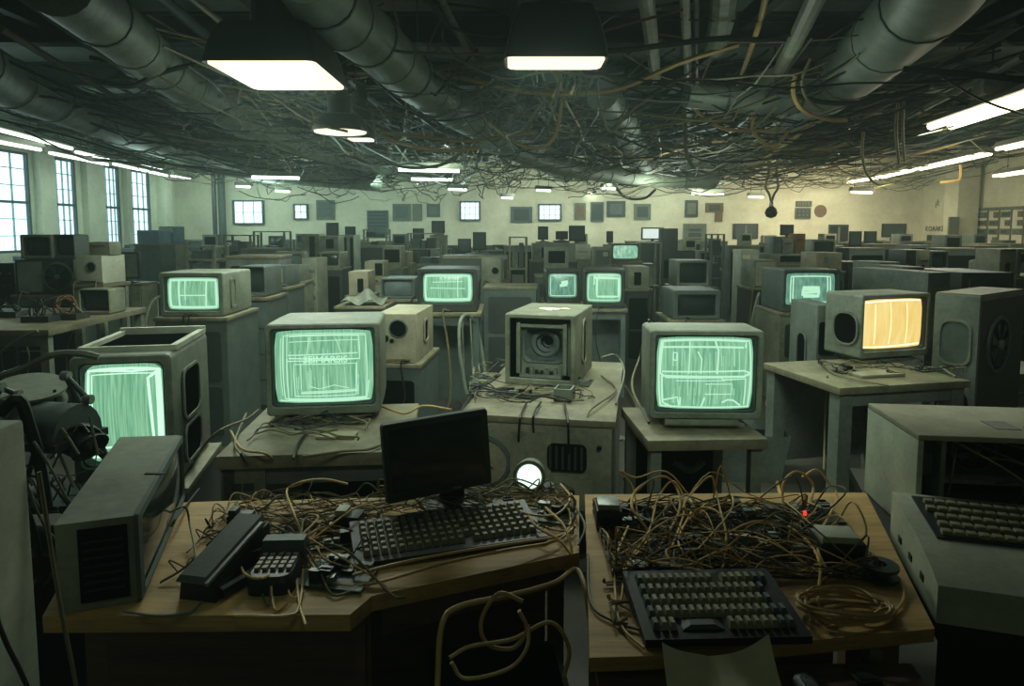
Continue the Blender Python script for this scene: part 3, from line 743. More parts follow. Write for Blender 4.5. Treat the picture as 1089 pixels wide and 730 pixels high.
for x in (.23, .9): MB().box(x-.015, x+.015, 1.3, 1.6, .66, .682).box(x-.015, x+.015, 1.56, 1.6, .66, ZD-.036).build('tray_runner', STEEL, t)
# paper, mouse and card on the pulled-out tray
m = MB(); vs = []; fs = []; nx, ny = 16, 8
pa, pb = atZ(700, 722, .705), atZ(818, 722, .705)
for j in range(ny+1):
    for i in range(nx+1):
        u, v = i/nx, j/ny
        x = pa.x+(pb.x-pa.x)*(.0+u*1.0)+.012*(v-.5)*(1-2*u); y = 1.24+v*.23
        z = .704+.085*v**3*(.55+.6*abs(2*u-.9)**1.3)+.006*math.sin(9*u+4*v)+.006
        vs.append((x, y, z))
for j in range(ny):
    for i in range(nx): a = j*(nx+1)+i; fs.append((a, a+1, a+nx+2, a+nx+1))
o = m.add(vs, fs).build('paper_sheet', PAPER, sharp=1.5); tag(o, 'crumpled cream paper sheet on the tray below the dark keyboard', 'paper')
p = atZ(850, 726, .70); t = thing('computer_mouse', 'black computer mouse on the wooden tray beside the paper', 'mouse', (p.x, p.y-.05, .701))
MB().loft([[(x*s_, y*s2, z) for x, y in rr(.06, .1, .028, 5)] for s_, s2, z in ((.95, .95, 0), (1, 1, .012), (.86, .88, .026), (.5, .55, .035))]).build('mouse_shell', BLACK, t)
MB().box(-.004, .004, .015, .03, .028, .036).build('scroll_wheel', KEYD, t)
p = atZ(927, 720, .70); t = thing('memory_card', 'small square dark card lying on the tray corner', 'card', (p.x-.02, p.y, .701), .1)
MB().box(-.03, .03, -.03, .03, 0, .006, b=.002).build('card_body', DARK, t); MB().box(-.02, .02, -.02, .015, .006, .0075).build('card_label', BLACK, t)

# ------------------------------------------------------------------ keyboards
c, rz, w_ = edge(378, 608, 582, 577, ZD); keyboard('long black keyboard with yellowed keys on the stepped desk, in front of the flat monitor', c+Vector((0, 0, .002)), Matrix.Rotation(rz, 4, 'Z'), w_, .235, 6, 21, BLACK, KEYL, None, False)
c, rz, w_ = edge(686, 690, 864, 686, ZD); keyboard('dark typewriter-like keyboard in a deep case on the cable-strewn desk', c+Vector((0, 0, .002)), Matrix.Rotation(rz, 4, 'Z'), w_, .27, 5, 17, BLACK, KEYL, SLATE)

# ------------------------------------------------------------------ black flat monitor
a = atY(412, 537, 2.20); b = atY(523, 514, 2.34); tl = atY(405, 453, 2.20)
X = (b-a).normalized(); U = (tl-a); w_ = (b-a).length; h_ = U.length; N = X.cross(U).normalized(); U = N.cross(X).normalized()
t = thing('flat_monitor', 'black widescreen flat monitor, switched off, on the stepped wooden desk', 'monitor', a)
R = Matrix((X, -N, U)).transposed()  # local x across, y away, z up
t.matrix_world = Matrix.Translation((a+b)/2) @ R.to_4x4()
MB().loft([ring(w_-.05, h_-.06, .008, .006, 0, h_/2+.006), ring(w_-.044, h_-.054, .008, 0, 0, h_/2+.006), ring(w_, h_, .012, 0, 0, h_/2), ring(w_+.006, h_+.006, .014, .016, 0, h_/2), ring(w_*.94, h_*.92, .02, .045, 0, h_/2)], True, True).build('frame', SLATE, t)
MB().loft([ring(w_-.006, h_-.006, .01, -.002, 0, h_/2), ring(w_-.006, h_-.006, .01, .004, 0, h_/2)]).build('bezel', DARK, t)
MB().loft([ring(w_-.045, h_-.055, .006, -.0035, 0, h_/2+.006), ring(w_-.045, h_-.055, .006, -.001, 0, h_/2+.006)]).build('screen', GLASS, t)
MB().box(w_*.12, w_*.2, -.004, -.002, .008, .014).build('badge', STEEL, t)
s = thing('monitor_stand_tmp', 'x', 'x'); bpy.data.objects.remove(s)
base = Vector(((a.x+b.x)/2+.03, 2.36, ZD))
iv = t.matrix_world.inverted()
M2 = iv @ Matrix.Translation(base)
zc = ((a+b)/2).z-ZD
MB().box(-.045, .045, -.012, .02, .012, zc+.1, M2).build('stand_neck', BLACK, t)
MB().lathe([(.11, 0), (.11, .008), (.05, .018)], 24, M2).build('stand_foot', BLACK, t)

# ------------------------------------------------------------------ little round glowing lamp
p = atZ(563, 524, ZD); t = thing('spot_lamp', 'small round lamp with a glowing white-green lens on the desk edge, beside the flat monitor', 'lamp', (p.x, p.y, ZD+.002), -.12)
Ml = T(0, -.0, .062, PI/2-.12)
MB().lathe([(.03, -.09), (.055, -.07), (.062, -.01), (.062, .012), (.05, .014), (.046, .004)], 26, Ml, True, True).build('lamp_housing', GREY, t)
MB().lathe([(.046, .006), (.036, .015), (.001, .02)], 24, Ml, False, True).build('lens', LENS, t)
MB().lathe([(.075, 0), (.075, .008), (.06, .016), (.03, .02)], 24, T(.02, .05, 0)).build('lamp_foot', BLACK, t)
MB().tube([(.015, .05, .015), (0, .04, .05)], .012, 8, 0).build('bracket', BLACK, t)

# ------------------------------------------------------------------ low slanting set at the left end of the desk
A_ = atZ(146, 641, ZD); Hh = .24
t = thing('tube_monitor', 'low grey tube monitor seen from its side, screen turned right, on the wooden desk end', 'monitor', (A_.x, A_.y, ZD+.002))
tp = [atZ(x, y, ZD+Hh)-A_ for x, y in ((134, 556), (186, 467), (122, 469), (48, 567))]
tp = [(0, 0)]+[(p.x-tp[0].x, p.y-tp[0].y) for p in tp[1:]]
MB().loft([[(x, y, z) for x, y in tp] for z in (0, Hh)]).build('casing', BEIGE, t)
ax = Vector((tp[1][0], tp[1][1], 0)); L_ = ax.length; MF = Matrix.Translation((0, 0, Hh/2)) @ Matrix.Rotation(math.atan2(ax.y, ax.x), 4, 'Z') @ T(L_/2)
MB().loft([ring(L_-.07, Hh-.05, .02, -.008), ring(L_-.05, Hh-.03, .02, -.016), ring(L_, Hh, .01, -.012), ring(L_, Hh, .01, .001)], False, False, MF).build('bezel', SLATE, t)
s_ = screen_mb(L_-.07, Hh-.05, -.006, 0, .02); s_.v = [tuple(MF @ Vector(v)) for v in s_.v]; s_.build('screen', GLASS, t)
fx = Vector((tp[3][0], tp[3][1], 0)); Wd = fx.length; MN = Matrix.Rotation(math.atan2(fx.y, fx.x), 4, 'Z') @ Matrix.Rotation(PI, 4, 'Z') @ T(-Wd)
MB().box(.05, Wd-.015, -.003, .001, .02, Hh-.02, MN).build('rear_vent', VOIDSHADE, t)
g = MB()
for k in range(7): g.box(.06, Wd-.025, -.008, -.0035, .05+k*.022, .056+k*.022, MN)
g.build('vent_slat_grille', BLACK, t)
MB().box(-Wd*.75, -Wd*.4, .3, .312, Hh, Hh+.003).build('lid_slot', BLACK, t)
FOOT.append([(p[0]+A_.x, p[1]+A_.y) for p in tp])

# ------------------------------------------------------------------ desk telephones and blocks on the left desk
p = atZ(210, 640, ZD); t = thing('desk_telephone', 'dark desk telephone with a sloping lid beside the low grey monitor', 'telephone', p+Vector((0, 0, .001)), -.2)
MB().loft([[(-.055, 0, 0), (.055, 0, 0), (.055, .28, 0), (-.055, .28, 0)], [(-.052, .005, .05), (.052, .005, .05), (.05, .27, .105), (-.05, .27, .105)]]).build('body', BLACK, t)
MB().loft([[(-.058, -.01, .054), (.035, -.01, .054), (.035, .28, .112), (-.058, .28, .112)], [(-.05, 0, .07), (.028, 0, .07), (.028, .27, .127), (-.05, .27, .127)]]).build('handset', SLATE, t)
MB().box(.036, .046, .0, .27, .075, .085, T(0, 0, -.02, .2)).build('chrome_edge', STEEL, t)
MB().tube([(.055, .02, .018), (.075, .1, .018), (.08, .2, .018), (.06, .28, .02)], .016, 8).build('base_bumper', BLACK, t)
p = atZ(284, 636, ZD); t = thing('desk_telephone', 'black push-button desk telephone wrapped in wires, left of the big wire bundle', 'telephone', p+Vector((0, 0, .001)), .05)
MB().loft([[(x, y, z) for x, y in rr(.125*s, .21*s, .03)] for s, z in ((1, 0), (1, .035), (.9, .05))], M=T(0, .11, 0)).build('body', BLACK, t)
MB().loft([[(-.065, .15, .04), (.065, .15, .04), (.065, .22, .04), (-.065, .22, .04)], [(-.06, .16, .085), (.06, .16, .085), (.06, .2, .085), (-.06, .2, .085)]]).build('cradle', SLATE, t)
for i in range(5):
    for j in range(4): MB().box(-.05+i*.022, -.036+i*.022, .05+j*.024, .066+j*.024, .05, .059).build('push_button', KEYL, t)
def adapter(name, px, py, w, d, h, label, m1, m2, rz=0, cap=.4):
    p = atZ(px, py, ZD); t = thing(name, label, 'adapter', p+Vector((0, 0, .001)), rz)
    MB().box(-w/2, w/2, 0, d, 0, h, b=.004).build('block', m1, t); MB().box(-w/2+.004, -w/2+w*cap, .004, d*.8, h, h+.02, b=.004).build('cap', m2, t)
    MB().box(-w*.2, w*.2, -.006, 0, h*.3, h*.6).build('socket_face', VOIDSHADE, t); return t
adapter('power_adapter', 368, 568, .085, .07, .055, 'black power block with a white cap between the wires and the long keyboard', BLACK, PALE, -.1, .5)
adapter('power_adapter', 253, 566, .075, .06, .05, 'small plain black block behind the push-button telephone', BLACK, DARK)
adapter('power_adapter', 273, 575, .07, .05, .04, 'dull black block touching the push-button telephone', BLACK, DARK, .2)
adapter('metal_adapter', 648, 566, .085, .1, .07, 'pale metal bracket block at the corner of the cable-strewn desk', BLACK, STEEL, -.05, .9)
adapter('metal_adapter', 897, 606, .13, .11, .075, 'dark drive block with pale top strip near the right edge of the cable-strewn desk', BLACK, PALE, -.1, .85)
# circuit boards under the wires
def board(x, y, w, d, rz, label, n=9, z=ZD, tilt=0):
    t = thing('circuit_board', label, 'circuit board', (x, y, z+.004), rz)
    MB().box(-w/2, w/2, -d/2, d/2, 0, .006).build('board_base', PCB, t)
    for k in range(n):
        a, b_ = random.uniform(-w/2+.02, w/2-.04), random.uniform(-d/2+.015, d/2-.03)
        mt, hh = random.choice(((CHIP, .012), (CHIP, .008), (STEEL, .02), (KEYL, .015), (CHIP, .03)))
        MB().box(a, a+random.uniform(.015, .05), b_, b_+random.uniform(.012, .03), .006, .006+hh).build('chip', mt, t)
    return t
BW = 'circuit board half buried by tan wires on the cable-strewn desk'
for k, (x, y, w, d, rz, lb) in enumerate(((1.0, 1.95, .12, .16, .15, 'under the drive block'), (.4, 1.86, .16, .12, .1, 'at the left end by the dark keyboard'), (.42, 2.2, .26, .2, .05, 'corner one beside the pale metal bracket'), (.72, 2.28, .3, .16, -.04, 'in the middle of the back edge'), (1.02, 2.27, .24, .17, .06, 'at the back beside the red light'),
    (.55, 1.98, .28, .18, .1, 'behind the dark keyboard, left end'), (.82, 2.04, .24, .2, -.1, 'behind the dark keyboard, middle'))):
    board(x, y, w, d, rz, 'green circuit board under tan wires, '+lb, 16)
board(-.62, 2.1, .26, .2, .3, 'circuit board beneath the big wire bundle on the stepped desk', 12)
board(-.5, 1.85, .2, .16, -.2, 'circuit board at the step of the wooden desk front', 8)
board(-.05, 2.3, .22, .1, .25, 'narrow circuit board behind the long keyboard', 10)
board(.14, 2.26, .16, .14, -.3, 'small circuit board right of the long keyboard', 8)
o = MB().lathe([(.006, 0), (.006, .012), (.003, .016)], 10, T(1.0, 2.2, ZD+.03)).build('indicator_light', RED); tag(o, 'tiny red indicator light among the wires on the right desk', 'light')
# reel of cable on the right desk
p = atZ(935, 615, ZD); t = thing('cable_reel', 'small dark reel lying on the desk edge above the coiled cable', 'reel', (p.x, p.y, ZD+.001))
MB().lathe([(.05, 0), (.05, .01), (.028, .012), (.028, .03), (.05, .032), (.05, .042), (.018, .043), (.018, .02)], 22).build('reel_body', DARK, t)
# ------------------------------------------------------------------ terminal at the right, on its own dark stand
c, rz, w0 = edge(985, 648, 1150, 640, .72)
rz = math.radians(-17)
t = thing('side_stand', 'low dark stand under the wide terminal at the right edge', 'table', (1.13, 1.68, 0), rz)
MB().box(0, .85, .0, 1.25, .66, .70).build('top_board', BLACK, t)
for x in (.02, .78):
    for y in (.02, 1.18): MB().box(x, x+.05, y, y+.05, 0, .66).build('leg', BLACK, t)
MB().box(.05, .8, .04, .06, .2, .66).build('front_panel', BLACK, t)
Tm = (1.135, 1.70, .702)
t = thing('terminal_base', 'pale terminal base with a built-in dirty keyboard at the right edge', 'terminal', Tm, rz)
w, dd = .72, .5
prof = [(0, 0), (0, .105), (.06, .125), (.2, .15), (dd, .17), (dd, 0)]
MB().loft([[(x, y, z) for y, z in prof] for x in (0, w)]).build('terminal_case', PALE, t)
MB().loft([[(.05, .2, .151), (.66, .2, .151), (.66, .47, .169), (.05, .47, .169)], [(.05, .2, .156), (.66, .2, .156), (.66, .47, .174), (.05, .47, .174)]]).build('key_well', BLACK, t)
for k in range(3): MB().box(-.003, 0, .12+.12*k, .15+.12*k, .05, .07).build('side_slot', BLACK, t)
k0 = MB().box(-.013, .013, -.012, .012, 0, .014, b=.003); k1 = None
for j in range(5):
    for i in range(18):
        if i > 13 and j == 2: continue
        if k1 is None: k1 = o = k0.build('key', KEYL, t)
        else: o = k1.copy(); C.objects.link(o); o.parent = t
        o.location = (.08+i*.0325+(j % 3)*.006, .225+j*.05, .157+j*.0034)
# gutted wide case behind it
t = thing('gutted_case', 'wide pale computer case without its front, wires spilling out, behind the terminal base', 'case', (Tm[0]+.5*math.sin(-rz)+.09, Tm[1]+.52*math.cos(rz), .702), math.radians(-7))
w, dd, hh = .95, .42, .34
MB().box(0, .02, 0, dd, 0, hh, b=.004).build('side_wall', PALE, t); MB().box(w-.02, w, 0, dd, 0, hh, b=.004).build('side_wall', PALE, t)
MB().box(0, w, 0, dd, hh, hh+.02, b=.005).build('top_lid', CREAM, t); MB().box(.02, w-.02, 0, dd, 0, .02).build('floor_pan', GREY, t); MB().box(.02, w-.02, dd-.02, dd, .02, hh).build('back_wall', PALE, t)
MB().box(.085, .1, .02, dd-.03, .02, hh).build('divider', GREY, t); MB().box(.44, .455, .03, dd-.03, .02, hh).build('divider', SLATE, t)
MB().box(.1, .44, .1, dd-.03, .16, .175).build('drive_shelf', GREY, t)
fan(t, .28, .2, .255, .07); fan(t, .64, .16, .21, .11)
MB().box(.12, .4, .12, .3, .02, .12).build('drive_block', DARK, t); MB().box(.5, .8, .15, .3, .02, .15).build('power_supply', SLATE, t)
MB().box(.03, .08, .06, .2, .2, .32).build('card', PCB, t)
for k in range(3): MB().box(.3+.2*k, .38+.2*k, .1, .2, hh+.02, hh+.022).build('lid_scratch', DARK, t)
TG = Matrix.Translation(t.location) @ Matrix.Rotation(t.rotation_euler.z, 4, 'Z')
for k in range(16):
    a = Vector((random.uniform(.08, .8), random.uniform(.05, .15), random.uniform(.08, .4))); b = Vector((random.uniform(.05, .85), random.uniform(-.06, .05), random.uniform(.04, .25)))
    mid = (a+b)/2+Vector((random.uniform(-.1, .1), -.06, random.uniform(-.02, .12)))
    cable([TG @ a, TG @ mid, TG @ b], .0035, 'thin tan wire spilling from the wide open case', random.choice((TAN, OLIVE, OLIVE)), 'wires in the wide open case', 5, 'loose_wire')
# ------------------------------------------------------------------ tall pale cabinet at the left edge
t = thing('steel_cabinet', 'tall pale steel cabinet side at the left edge, nearest of all', 'cabinet', (0, 0, 0))
MB().box(-1.7, -1.09, .75, 1.46, 0, 1.33, b=.012).build('carcass', PALE, t)
for z_, y_ in ((.75, 1.36), (.7, 1.33), (.62, 1.38), (.56, 1.34), (.5, 1.37)): MB().lathe([(.012, 0), (.012, .004)], 12, T(-1.09, y_, z_, 0, PI/2)).build('screw_hole', VOIDSHADE, t)
MB().box(-1.0905, -1.087, 1.25, 1.30, .86, 1.0).build('label_strip', CREAM, t)
MB().loft([ring(.34, .5, .04, 0), ring(.34, .5, .04, -.006)], M=T(-1.09, 1.08, 1.0, 0, 0, PI/2)).build('side_opening', VOIDSHADE, t)
reg((-1.39, .7), 0, .65, .8)
for pts, lb, mt in (([(-1.07, 1.35, 1.34), (-1.06, 1.3, 1.0), (-1.05, 1.38, .7), (-1.05, 1.42, .3), (-1.0, 1.5, .02)], 'black cable hanging down the tall pale cabinet', BLKC),
                ([(-1.08, 1.48, 1.2), (-1.06, 1.49, .9), (-1.03, 1.5, .55), (-1.04, 1.52, .05)], 'olive cable along the corner edge of the tall pale cabinet', OLIVE)):
    cable(pts, .005, lb, mt)
# open dark case under the desk with loops of tan cable
t = thing('open_computer_case', 'open black computer case standing under the step between the two desks', 'case', (-.02, 1.5, 0), .1)
MB().box(-.2, -.185, 0, .42, .1, .5).build('side_panel', BLACK, t); MB().box(.185, .2, 0, .42, .1, .5).build('side_panel', BLACK, t)
MB().box(-.185, .185, .4, .42, .1, .5).build('back_panel', BLACK, t); MB().box(-.185, .185, 0, .4, .1, .12).build('floor_pan', DARK, t)
MB().box(-.185, .185, 0, .02, .1, .3).build('front_panel', BLACK, t); MB().box(-.15, .15, .1, .38, .25, .34).build('drive_block', DARK, t)
MB().tube([(-.215, -.01, .1), (-.215, -.01, .58)], .007, 8, 0).build('steel_edge', STEEL, t)
for x in (-.18, .18):
    for y in (.03, .38): MB().box(x-.02, x+.02, y-.02, y+.02, 0, .1).build('foot', BLACK, t)
FOOT.append([(-1.7, .2), (1.6, .2), (2.1, 2.9), (-1.6, 2.5)])
# ------------------------------------------------------------------ the main machines and their tables
def D(px, py, z=ZD): return atZ(px, py, z)
# --- table and set with the green screen, left of the middle
c, rz, w = edge(229, 486, 436, 480, .78)
t = table('work_table', 'laminate table under the large green screen monitor left of the middle', (c.x, c.y, 0), rz, w, .82, .78, TOP, SLATE, .06, .05)
MB().box(-w/2+.01, -w/2+.2, .02, .7, .02, .72).build('side_pedestal', GREY, t)
MB().box(-w/2+.06, -w/2+.15, .012, .02, .62, .65).build('badge', DARK, t); MB().box(-w/2+.2, w/2-.08, .7, .72, .05, .72).build('back_panel', VOIDSHADE, t)  # near-black back sheet paints the shade under the table
reg((c.x, c.y), rz, w, .82)
la = [rect_ln(.09, .06, .93, .93, 1.1), rect_ln(.13, .05, .93, .95, .8), (1.3, (.13, .62), (.13, .04), (.94, .04), (.95, .3)), (1.5, (.15, .62), (.86, .60), (.86, .92), (.15, .92)), (.8, (.15, .84), (.86, .86)),
      (1.2, (.13, .58), (.85, .6)), (1.2, (.14, .66), (.84, .68)), rect_ln(.2, .1, .82, .54, 1), (.9, (.27, .54), (.27, .16), (.83, .18), (.83, .56)), (1.6, (.26, .14), (.84, .16)), (.7, (.36, .9), (.33, .66)), (.7, (.62, .88), (.68, .68)),
      (.6, (.5, .5), (.5, .2)), (.6, (.78, .9), (.78, .62)), (.6, (.07, .1), (.06, .9)), (1.4, (.03, .03), (.97, .02)), (.8, (.35, .24), (.45, .2), (.6, .25), (.75, .2))]
random.seed(5)
for k in range(26): x = random.uniform(.16, .86); y0 = random.choice((.1, .2, .6)); la.append((.35, (x, y0), (x+random.uniform(-.01, .01), y0+random.uniform(.1, .3))))
c, rz, w = edge(284, 450, 405, 446, .78)
z1 = zat(345, c.y)
monitor('tube_monitor', 'large square tube monitor glowing green with layered frames, on the laminate table left of middle', 'monitor', (c.x, c.y, .782), rz, w, z1-.78, .52, GREY, DARK, SC_G, .026, .045, .98, la, LINE, ('SEIMARSIS', .52, .56, .05), .03, knobs=0, lth=.0048, dep=.03)
o = MB().box(-.09, .09, 0, .09, 0, .014, b=.003).build('circuit_cover', CREAM); p = D(356, 468, .78); o.location = (p.x, p.y, .781); tag(o, 'pale flat cover plate lying in front of the large green monitor', 'cover')
# --- workbench with the gutted set in the centre
c, rz, w = edge(487, 440, 655, 449, .80)
CB = (c.x, c.y)
t = thing('equipment_cabinet', 'long beige equipment cabinet with dials on its front, beneath the gutted monitor', 'cabinet', (c.x, c.y, 0), rz)
MB().box(-w/2+.02, w/2-.02, .01, 1.5, 0, .765).build('carcass', BEIGE, t); MB().box(-w/2, w/2, 0, 1.52, .765, .80, b=.006).build('worktop', TOP, t)
porthole(t, -w*.33, .008, .55, .12, CREAM, SLATE, name='dial_face'); MB().tube([(-w*.33, -.006, .56), (-w*.33+.05, -.006, .52)], .004, 5, 0).build('dial_needle', BLACK, t)
MB().loft([ring(.2, .14, .03, -.004, w*.2, .6), ring(.2, .14, .03, .012, w*.2, .6)]).build('dark_window', VOIDSHADE, t)
g = MB()
for k in range(6): g.box(w*.2-.09+.032*k, w*.2-.078+.032*k, -.008, -.0045, .54, .66)
g.build('window_grille', DARK, t)
MB().box(-w*.16, w*.1, -.003, .01, .33, .72).build('access_panel', BEIGE, t); MB().box(w*.12, w*.36, -.003, .01, .33, .5).build('access_panel', BEIGE, t)
porthole(t, w*.22, -.003, .42, .025, VOIDSHADE, SLATE); porthole(t, w*.25, .008, .2, .11, VOIDSHADE, DARK); porthole(t, w*.4, .008, .66, .012, VOIDSHADE, SLATE)
MB().box(-w*.46, -w*.2, -.003, .01, .22, .36).build('dark_louvre', DARK, t)
reg((c.x, c.y), rz, w, 1.52)
c, rz, w = edge(537, 408, 611, 413, .80)
z1 = zat(335, c.y); h = z1-.8
t = monitor('gutted_monitor', 'beige monitor case with its bare tube showing instead of a screen, on the equipment cabinet', 'monitor', (c.x, c.y, .802), rz, w, h, .62, BEIGE, DARK, None, .03, .04, 1, cavity=True, sides=((1, .45, .55, .12, .3, .05),), rad=.01)
funnel(t, 0, .1, h*.54, w*.3, .2, 'picture_tube', SLATE); MB().loft([ring(w*.63, w*.56, .05, .1, 0, h*.54), ring(w*.8, h*.8, .01, .1, 0, h*.5), ring(w*.8, h*.8, .01, .12, 0, h*.5)], False, False).build('tube_mount_plate', GREY, t); MB().box(-w*.3, w*.3, .02, .09, .042, .06).build('chassis_rail', GREY, t)
for k in range(7): MB().box(-w*.22+k*.03, -w*.22+k*.03+.018, .04, .06, .06, .06+random.uniform(.02, .05)).build('component', random.choice((CHIP, STEEL, CHIP)), t)
MB().box(-w*.36, -w*.31, .05, .09, .06, h-.06).build('support_strut', GREY, t); MB().box(w*.31, w*.36, .05, .09, .06, h-.06).build('support_strut', GREY, t); MB().box(-w*.36, w*.36, .06, .09, h-.09, h-.07).build('support_strut', GREY, t)
MR_ = Matrix.Translation((c.x, c.y, 0)) @ Matrix.Rotation(rz, 4, 'Z')
m = MB()
for k in range(6):
    q = Vector((random.uniform(-.07, .1), .25+random.uniform(-.06, .06), h+.802)); q = MR_ @ q
    m.poly([(q.x+.035*random.uniform(.6, 1.2)*math.cos(2*PI*i/6), q.y+.05*random.uniform(.6, 1.2)*math.sin(2*PI*i/6)) for i in range(6)], q.z+.001+.0004*k, q.z+.003+.0004*k)
o = m.build('torn_paper', PAPER); tag(o, 'torn white paper scrap stuck on top of the gutted monitor', 'paper')
# circuit trays and parts in front of it
for k, (px, py, w_, d_, lb) in enumerate(((548, 424, .26, .14, 'long dark circuit tray before the gutted monitor'), (598, 428, .1, .12, 'pale open box before the gutted monitor'), (618, 412, .14, .18, 'dark circuit tray at the side of the gutted monitor'), (515, 410, .12, .3, 'flat circuit strip along the edge of the equipment cabinet'))):
    p = D(px, py, .80)
    if k == 1:
        t = thing('parts_box', lb, 'box', (p.x, p.y, .802), rz); MB().box(-w_/2, w_/2, 0, .01, 0, .07).box(-w_/2, w_/2, d_-.01, d_, 0, .07).box(-w_/2, -w_/2+.01, .01, d_-.01, 0, .07).box(w_/2-.01, w_/2, .01, d_-.01, 0, .07).build('box_wall', GREY, t); MB().box(-w_/2+.01, w_/2-.01, .01, d_-.01, 0, .02).build('contents', CHIP, t)
    else: board(p.x, p.y+d_/2, w_, d_, rz, lb, 12, .80)
# --- green screen set on a small table, right of the middle
c, rz, w = edge(689, 469, 817, 467, .72)
t = table('small_table', 'small open grey table under the green screen monitor right of the middle', (c.x, c.y, 0), rz, w, .62, .72, TOP, GREY, .055, .055, False, back=False)
MB().box(-w/2+.06, w/2-.06, .55, .57, .02, .68).build('back_panel', VOIDSHADE, t); MB().tube([(-.08, .3, .5), (0, .26, .47), (.08, .3, .5)], .02, 8).build('hanging_bracket', SLATE, t)  # black back sheet paints in the darkness below this open table
reg((c.x, c.y), rz, w, .7)
lc = [rect_ln(.03, .03, .97, .96, 1.6), (2, (.05, .94), (.04, .5), (.08, .46), (.9, .46), (.96, .5)), (1.8, (.05, .86), (.9, .86)), (1.6, (.05, .95), (.93, .95), (.92, .85)), (1.5, (.6, .94), (.63, .82), (.62, .5)), (1.1, (.34, .93), (.33, .5)), (1.5, (.06, .52), (.9, .54), (.98, .5)),
      (1.2, (.1, .44), (.66, .45), (.68, .42), (.92, .43), (.92, .06)), (1.8, (.06, .46), (.06, .08), (.16, .02)), (1.4, (.07, .12), (.22, .17), (.24, .05)), (1.6, (.25, .05), (.25, .17)), (1.6, (.47, .04), (.5, .17)), (1.6, (.68, .1), (.74, .14), (.8, .13), (.88, .05)), rect_ln(.17, .68, .21, .78, 1.2), (.8, (.5, .36), (.78, .36), (.78, .22), (.5, .22)), (.8, (.2, .4), (.7, .41)), (1.2, (.42, .8), (.46, .7), (.45, .5))]
for k in range(30): x = random.uniform(.1, .9); y0 = random.choice((.08, .2, .5, .6)); lc.append((.35, (x, y0), (x, y0+random.uniform(.1, .32))))
c, rz, w = edge(690, 456, 810, 457.5, .72)
z1 = zat(352, c.y); h = z1-.72
t = monitor('tube_monitor', 'square tube monitor glowing green with a split line drawing, on the small table', 'monitor', (c.x, c.y, .722), rz, w, h, .52, GREY, DARK, SC_G, .03, .035, .86, lc, LINE, None, .05, lth=.0058, dep=.03)
MB().box(-w*.36, w*.3, -.012, .02, .02, .05, b=.004).build('front_tray', GREY, t)
# --- amber set on the table to the right
c, rz, w = edge(893, 413, 1032, 405, .82)
t = table('work_table', 'pale leggy table carrying the amber yellow screen', (c.x, c.y, 0), rz, w, .78, .82, TOP, TEAL, .045, .09, True, back=True)
reg((c.x, c.y), rz, w, .8)
c2, rz2, w2 = edge(914, 388, 987, 383, .82)
z1 = zat(315, c2.y, 950)
ly = [(1.6, (.03, .95), (.97, .97)), (1.6, (.02, .03), (.98, .06)), (.8, (.2, .9), (.2, .1)), (.8, (.45, .93), (.44, .1)), (.8, (.72, .9), (.72, .1))]
t = monitor('tube_monitor', 'pale box monitor with a bright amber yellow screen, on the leggy table', 'monitor', (c2.x, c2.y, .822), rz2, w2, z1-.82+.012, .34, GREY, DARK, SC_Y, .028, .05, 1, ly, LINEY, None, .035, sides=((-1, .4, .45, .24, .24, .1),), dep=.025)
for k, (px, py, w_, d_, lb) in enumerate(((940, 402, .3, .14, 'flat pale keyboard plate before the amber monitor'), (905, 398, .16, .1, 'scattered circuit scrap left of the amber monitor'), (990, 396, .16, .12, 'circuit scrap right of the amber monitor'))):
    p = D(px, py, .82); board(p.x, p.y+d_/2, w_, d_, rz, lb, 8, .82) if k else None
    if k == 0:
        o = MB().box(-.16, .16, 0, .13, 0, .02, b=.004).build('keyboard_plate', CREAM); o.location = (p.x, p.y, .821); o.rotation_euler.z = rz; tag(o, lb, 'plate')
# boxes beneath and beside the leggy table
p = D(868, 468, 0.0); 
t = thing('plastic_crate', 'dark grey crate on the floor beside the leg of the leggy table', 'crate', (1.66, 4.5, 0), -.1)
MB().loft([[(-.2, 0, 0), (.2, 0, 0), (.2, .4, 0), (-.2, .4, 0)], [(-.25, -.03, .34), (.25, -.03, .34), (.25, .43, .34), (-.25, .43, .34)]], True, False).build('crate_shell', TEAL, t)
MB().box(-.21, .21, .03, .38, .25, .27).build('crate_contents', VOIDSHADE, t)
reg((1.74, 4.45), -.3, .5, .5)
LINEB = emit('bright rim of phosphor', (205, 255, 222), 1.15)
# --- open-topped big set at the left
a = atY(88, 440, 3.02); b = atY(171, 440, 3.0)
LOC = ((a.x+b.x)/2, 3.0); w = .42; rz = .2
t = monitor('tube_monitor', 'large tube monitor with its top torn open, green glowing screen rim, at the left', 'monitor', (LOC[0]+.04, LOC[1]-.05, .56), rz, w, .63, .66, GREY, DARK, SC_G, .035, .12, 1, [rect_ln(.05, .05, .95, .95, 1.3), rect_ln(.1, .1, .9, .9, .6), (2.2, (.93, .05), (.94, .95)), (1.2, (.05, .95), (.6, .92), (.93, .95)), (1.4, (.85, .1), (.8, .85), (.93, .93)), (1, (.2, .15), (.85, .2))], LINEB, None, 0,
            sides=((1, .45, .63, .3, .26, .06), (1, .45, .24, .3, .2, .06)), rad=.03, lth=.009)
MB().box(-w/2+.03, w/2-.03, .12, .62, .631, .634).build('top_opening_shade', VOIDSHADE, t)  # flat black plate on the casing; the opening's shade is painted
MB().box(-w/2, w/2, .1, .12, .63, .655).build('opening_lip', PALE, t); MB().box(-w/2, w/2, .62, .645, .63, .67).build('opening_lip', PALE, t); MB().box(w/2-.03, w/2, .12, .62, .63, .655).build('opening_lip', PALE, t); MB().box(-w/2, -w/2+.03, .12, .62, .63, .655).build('opening_lip', PALE, t)
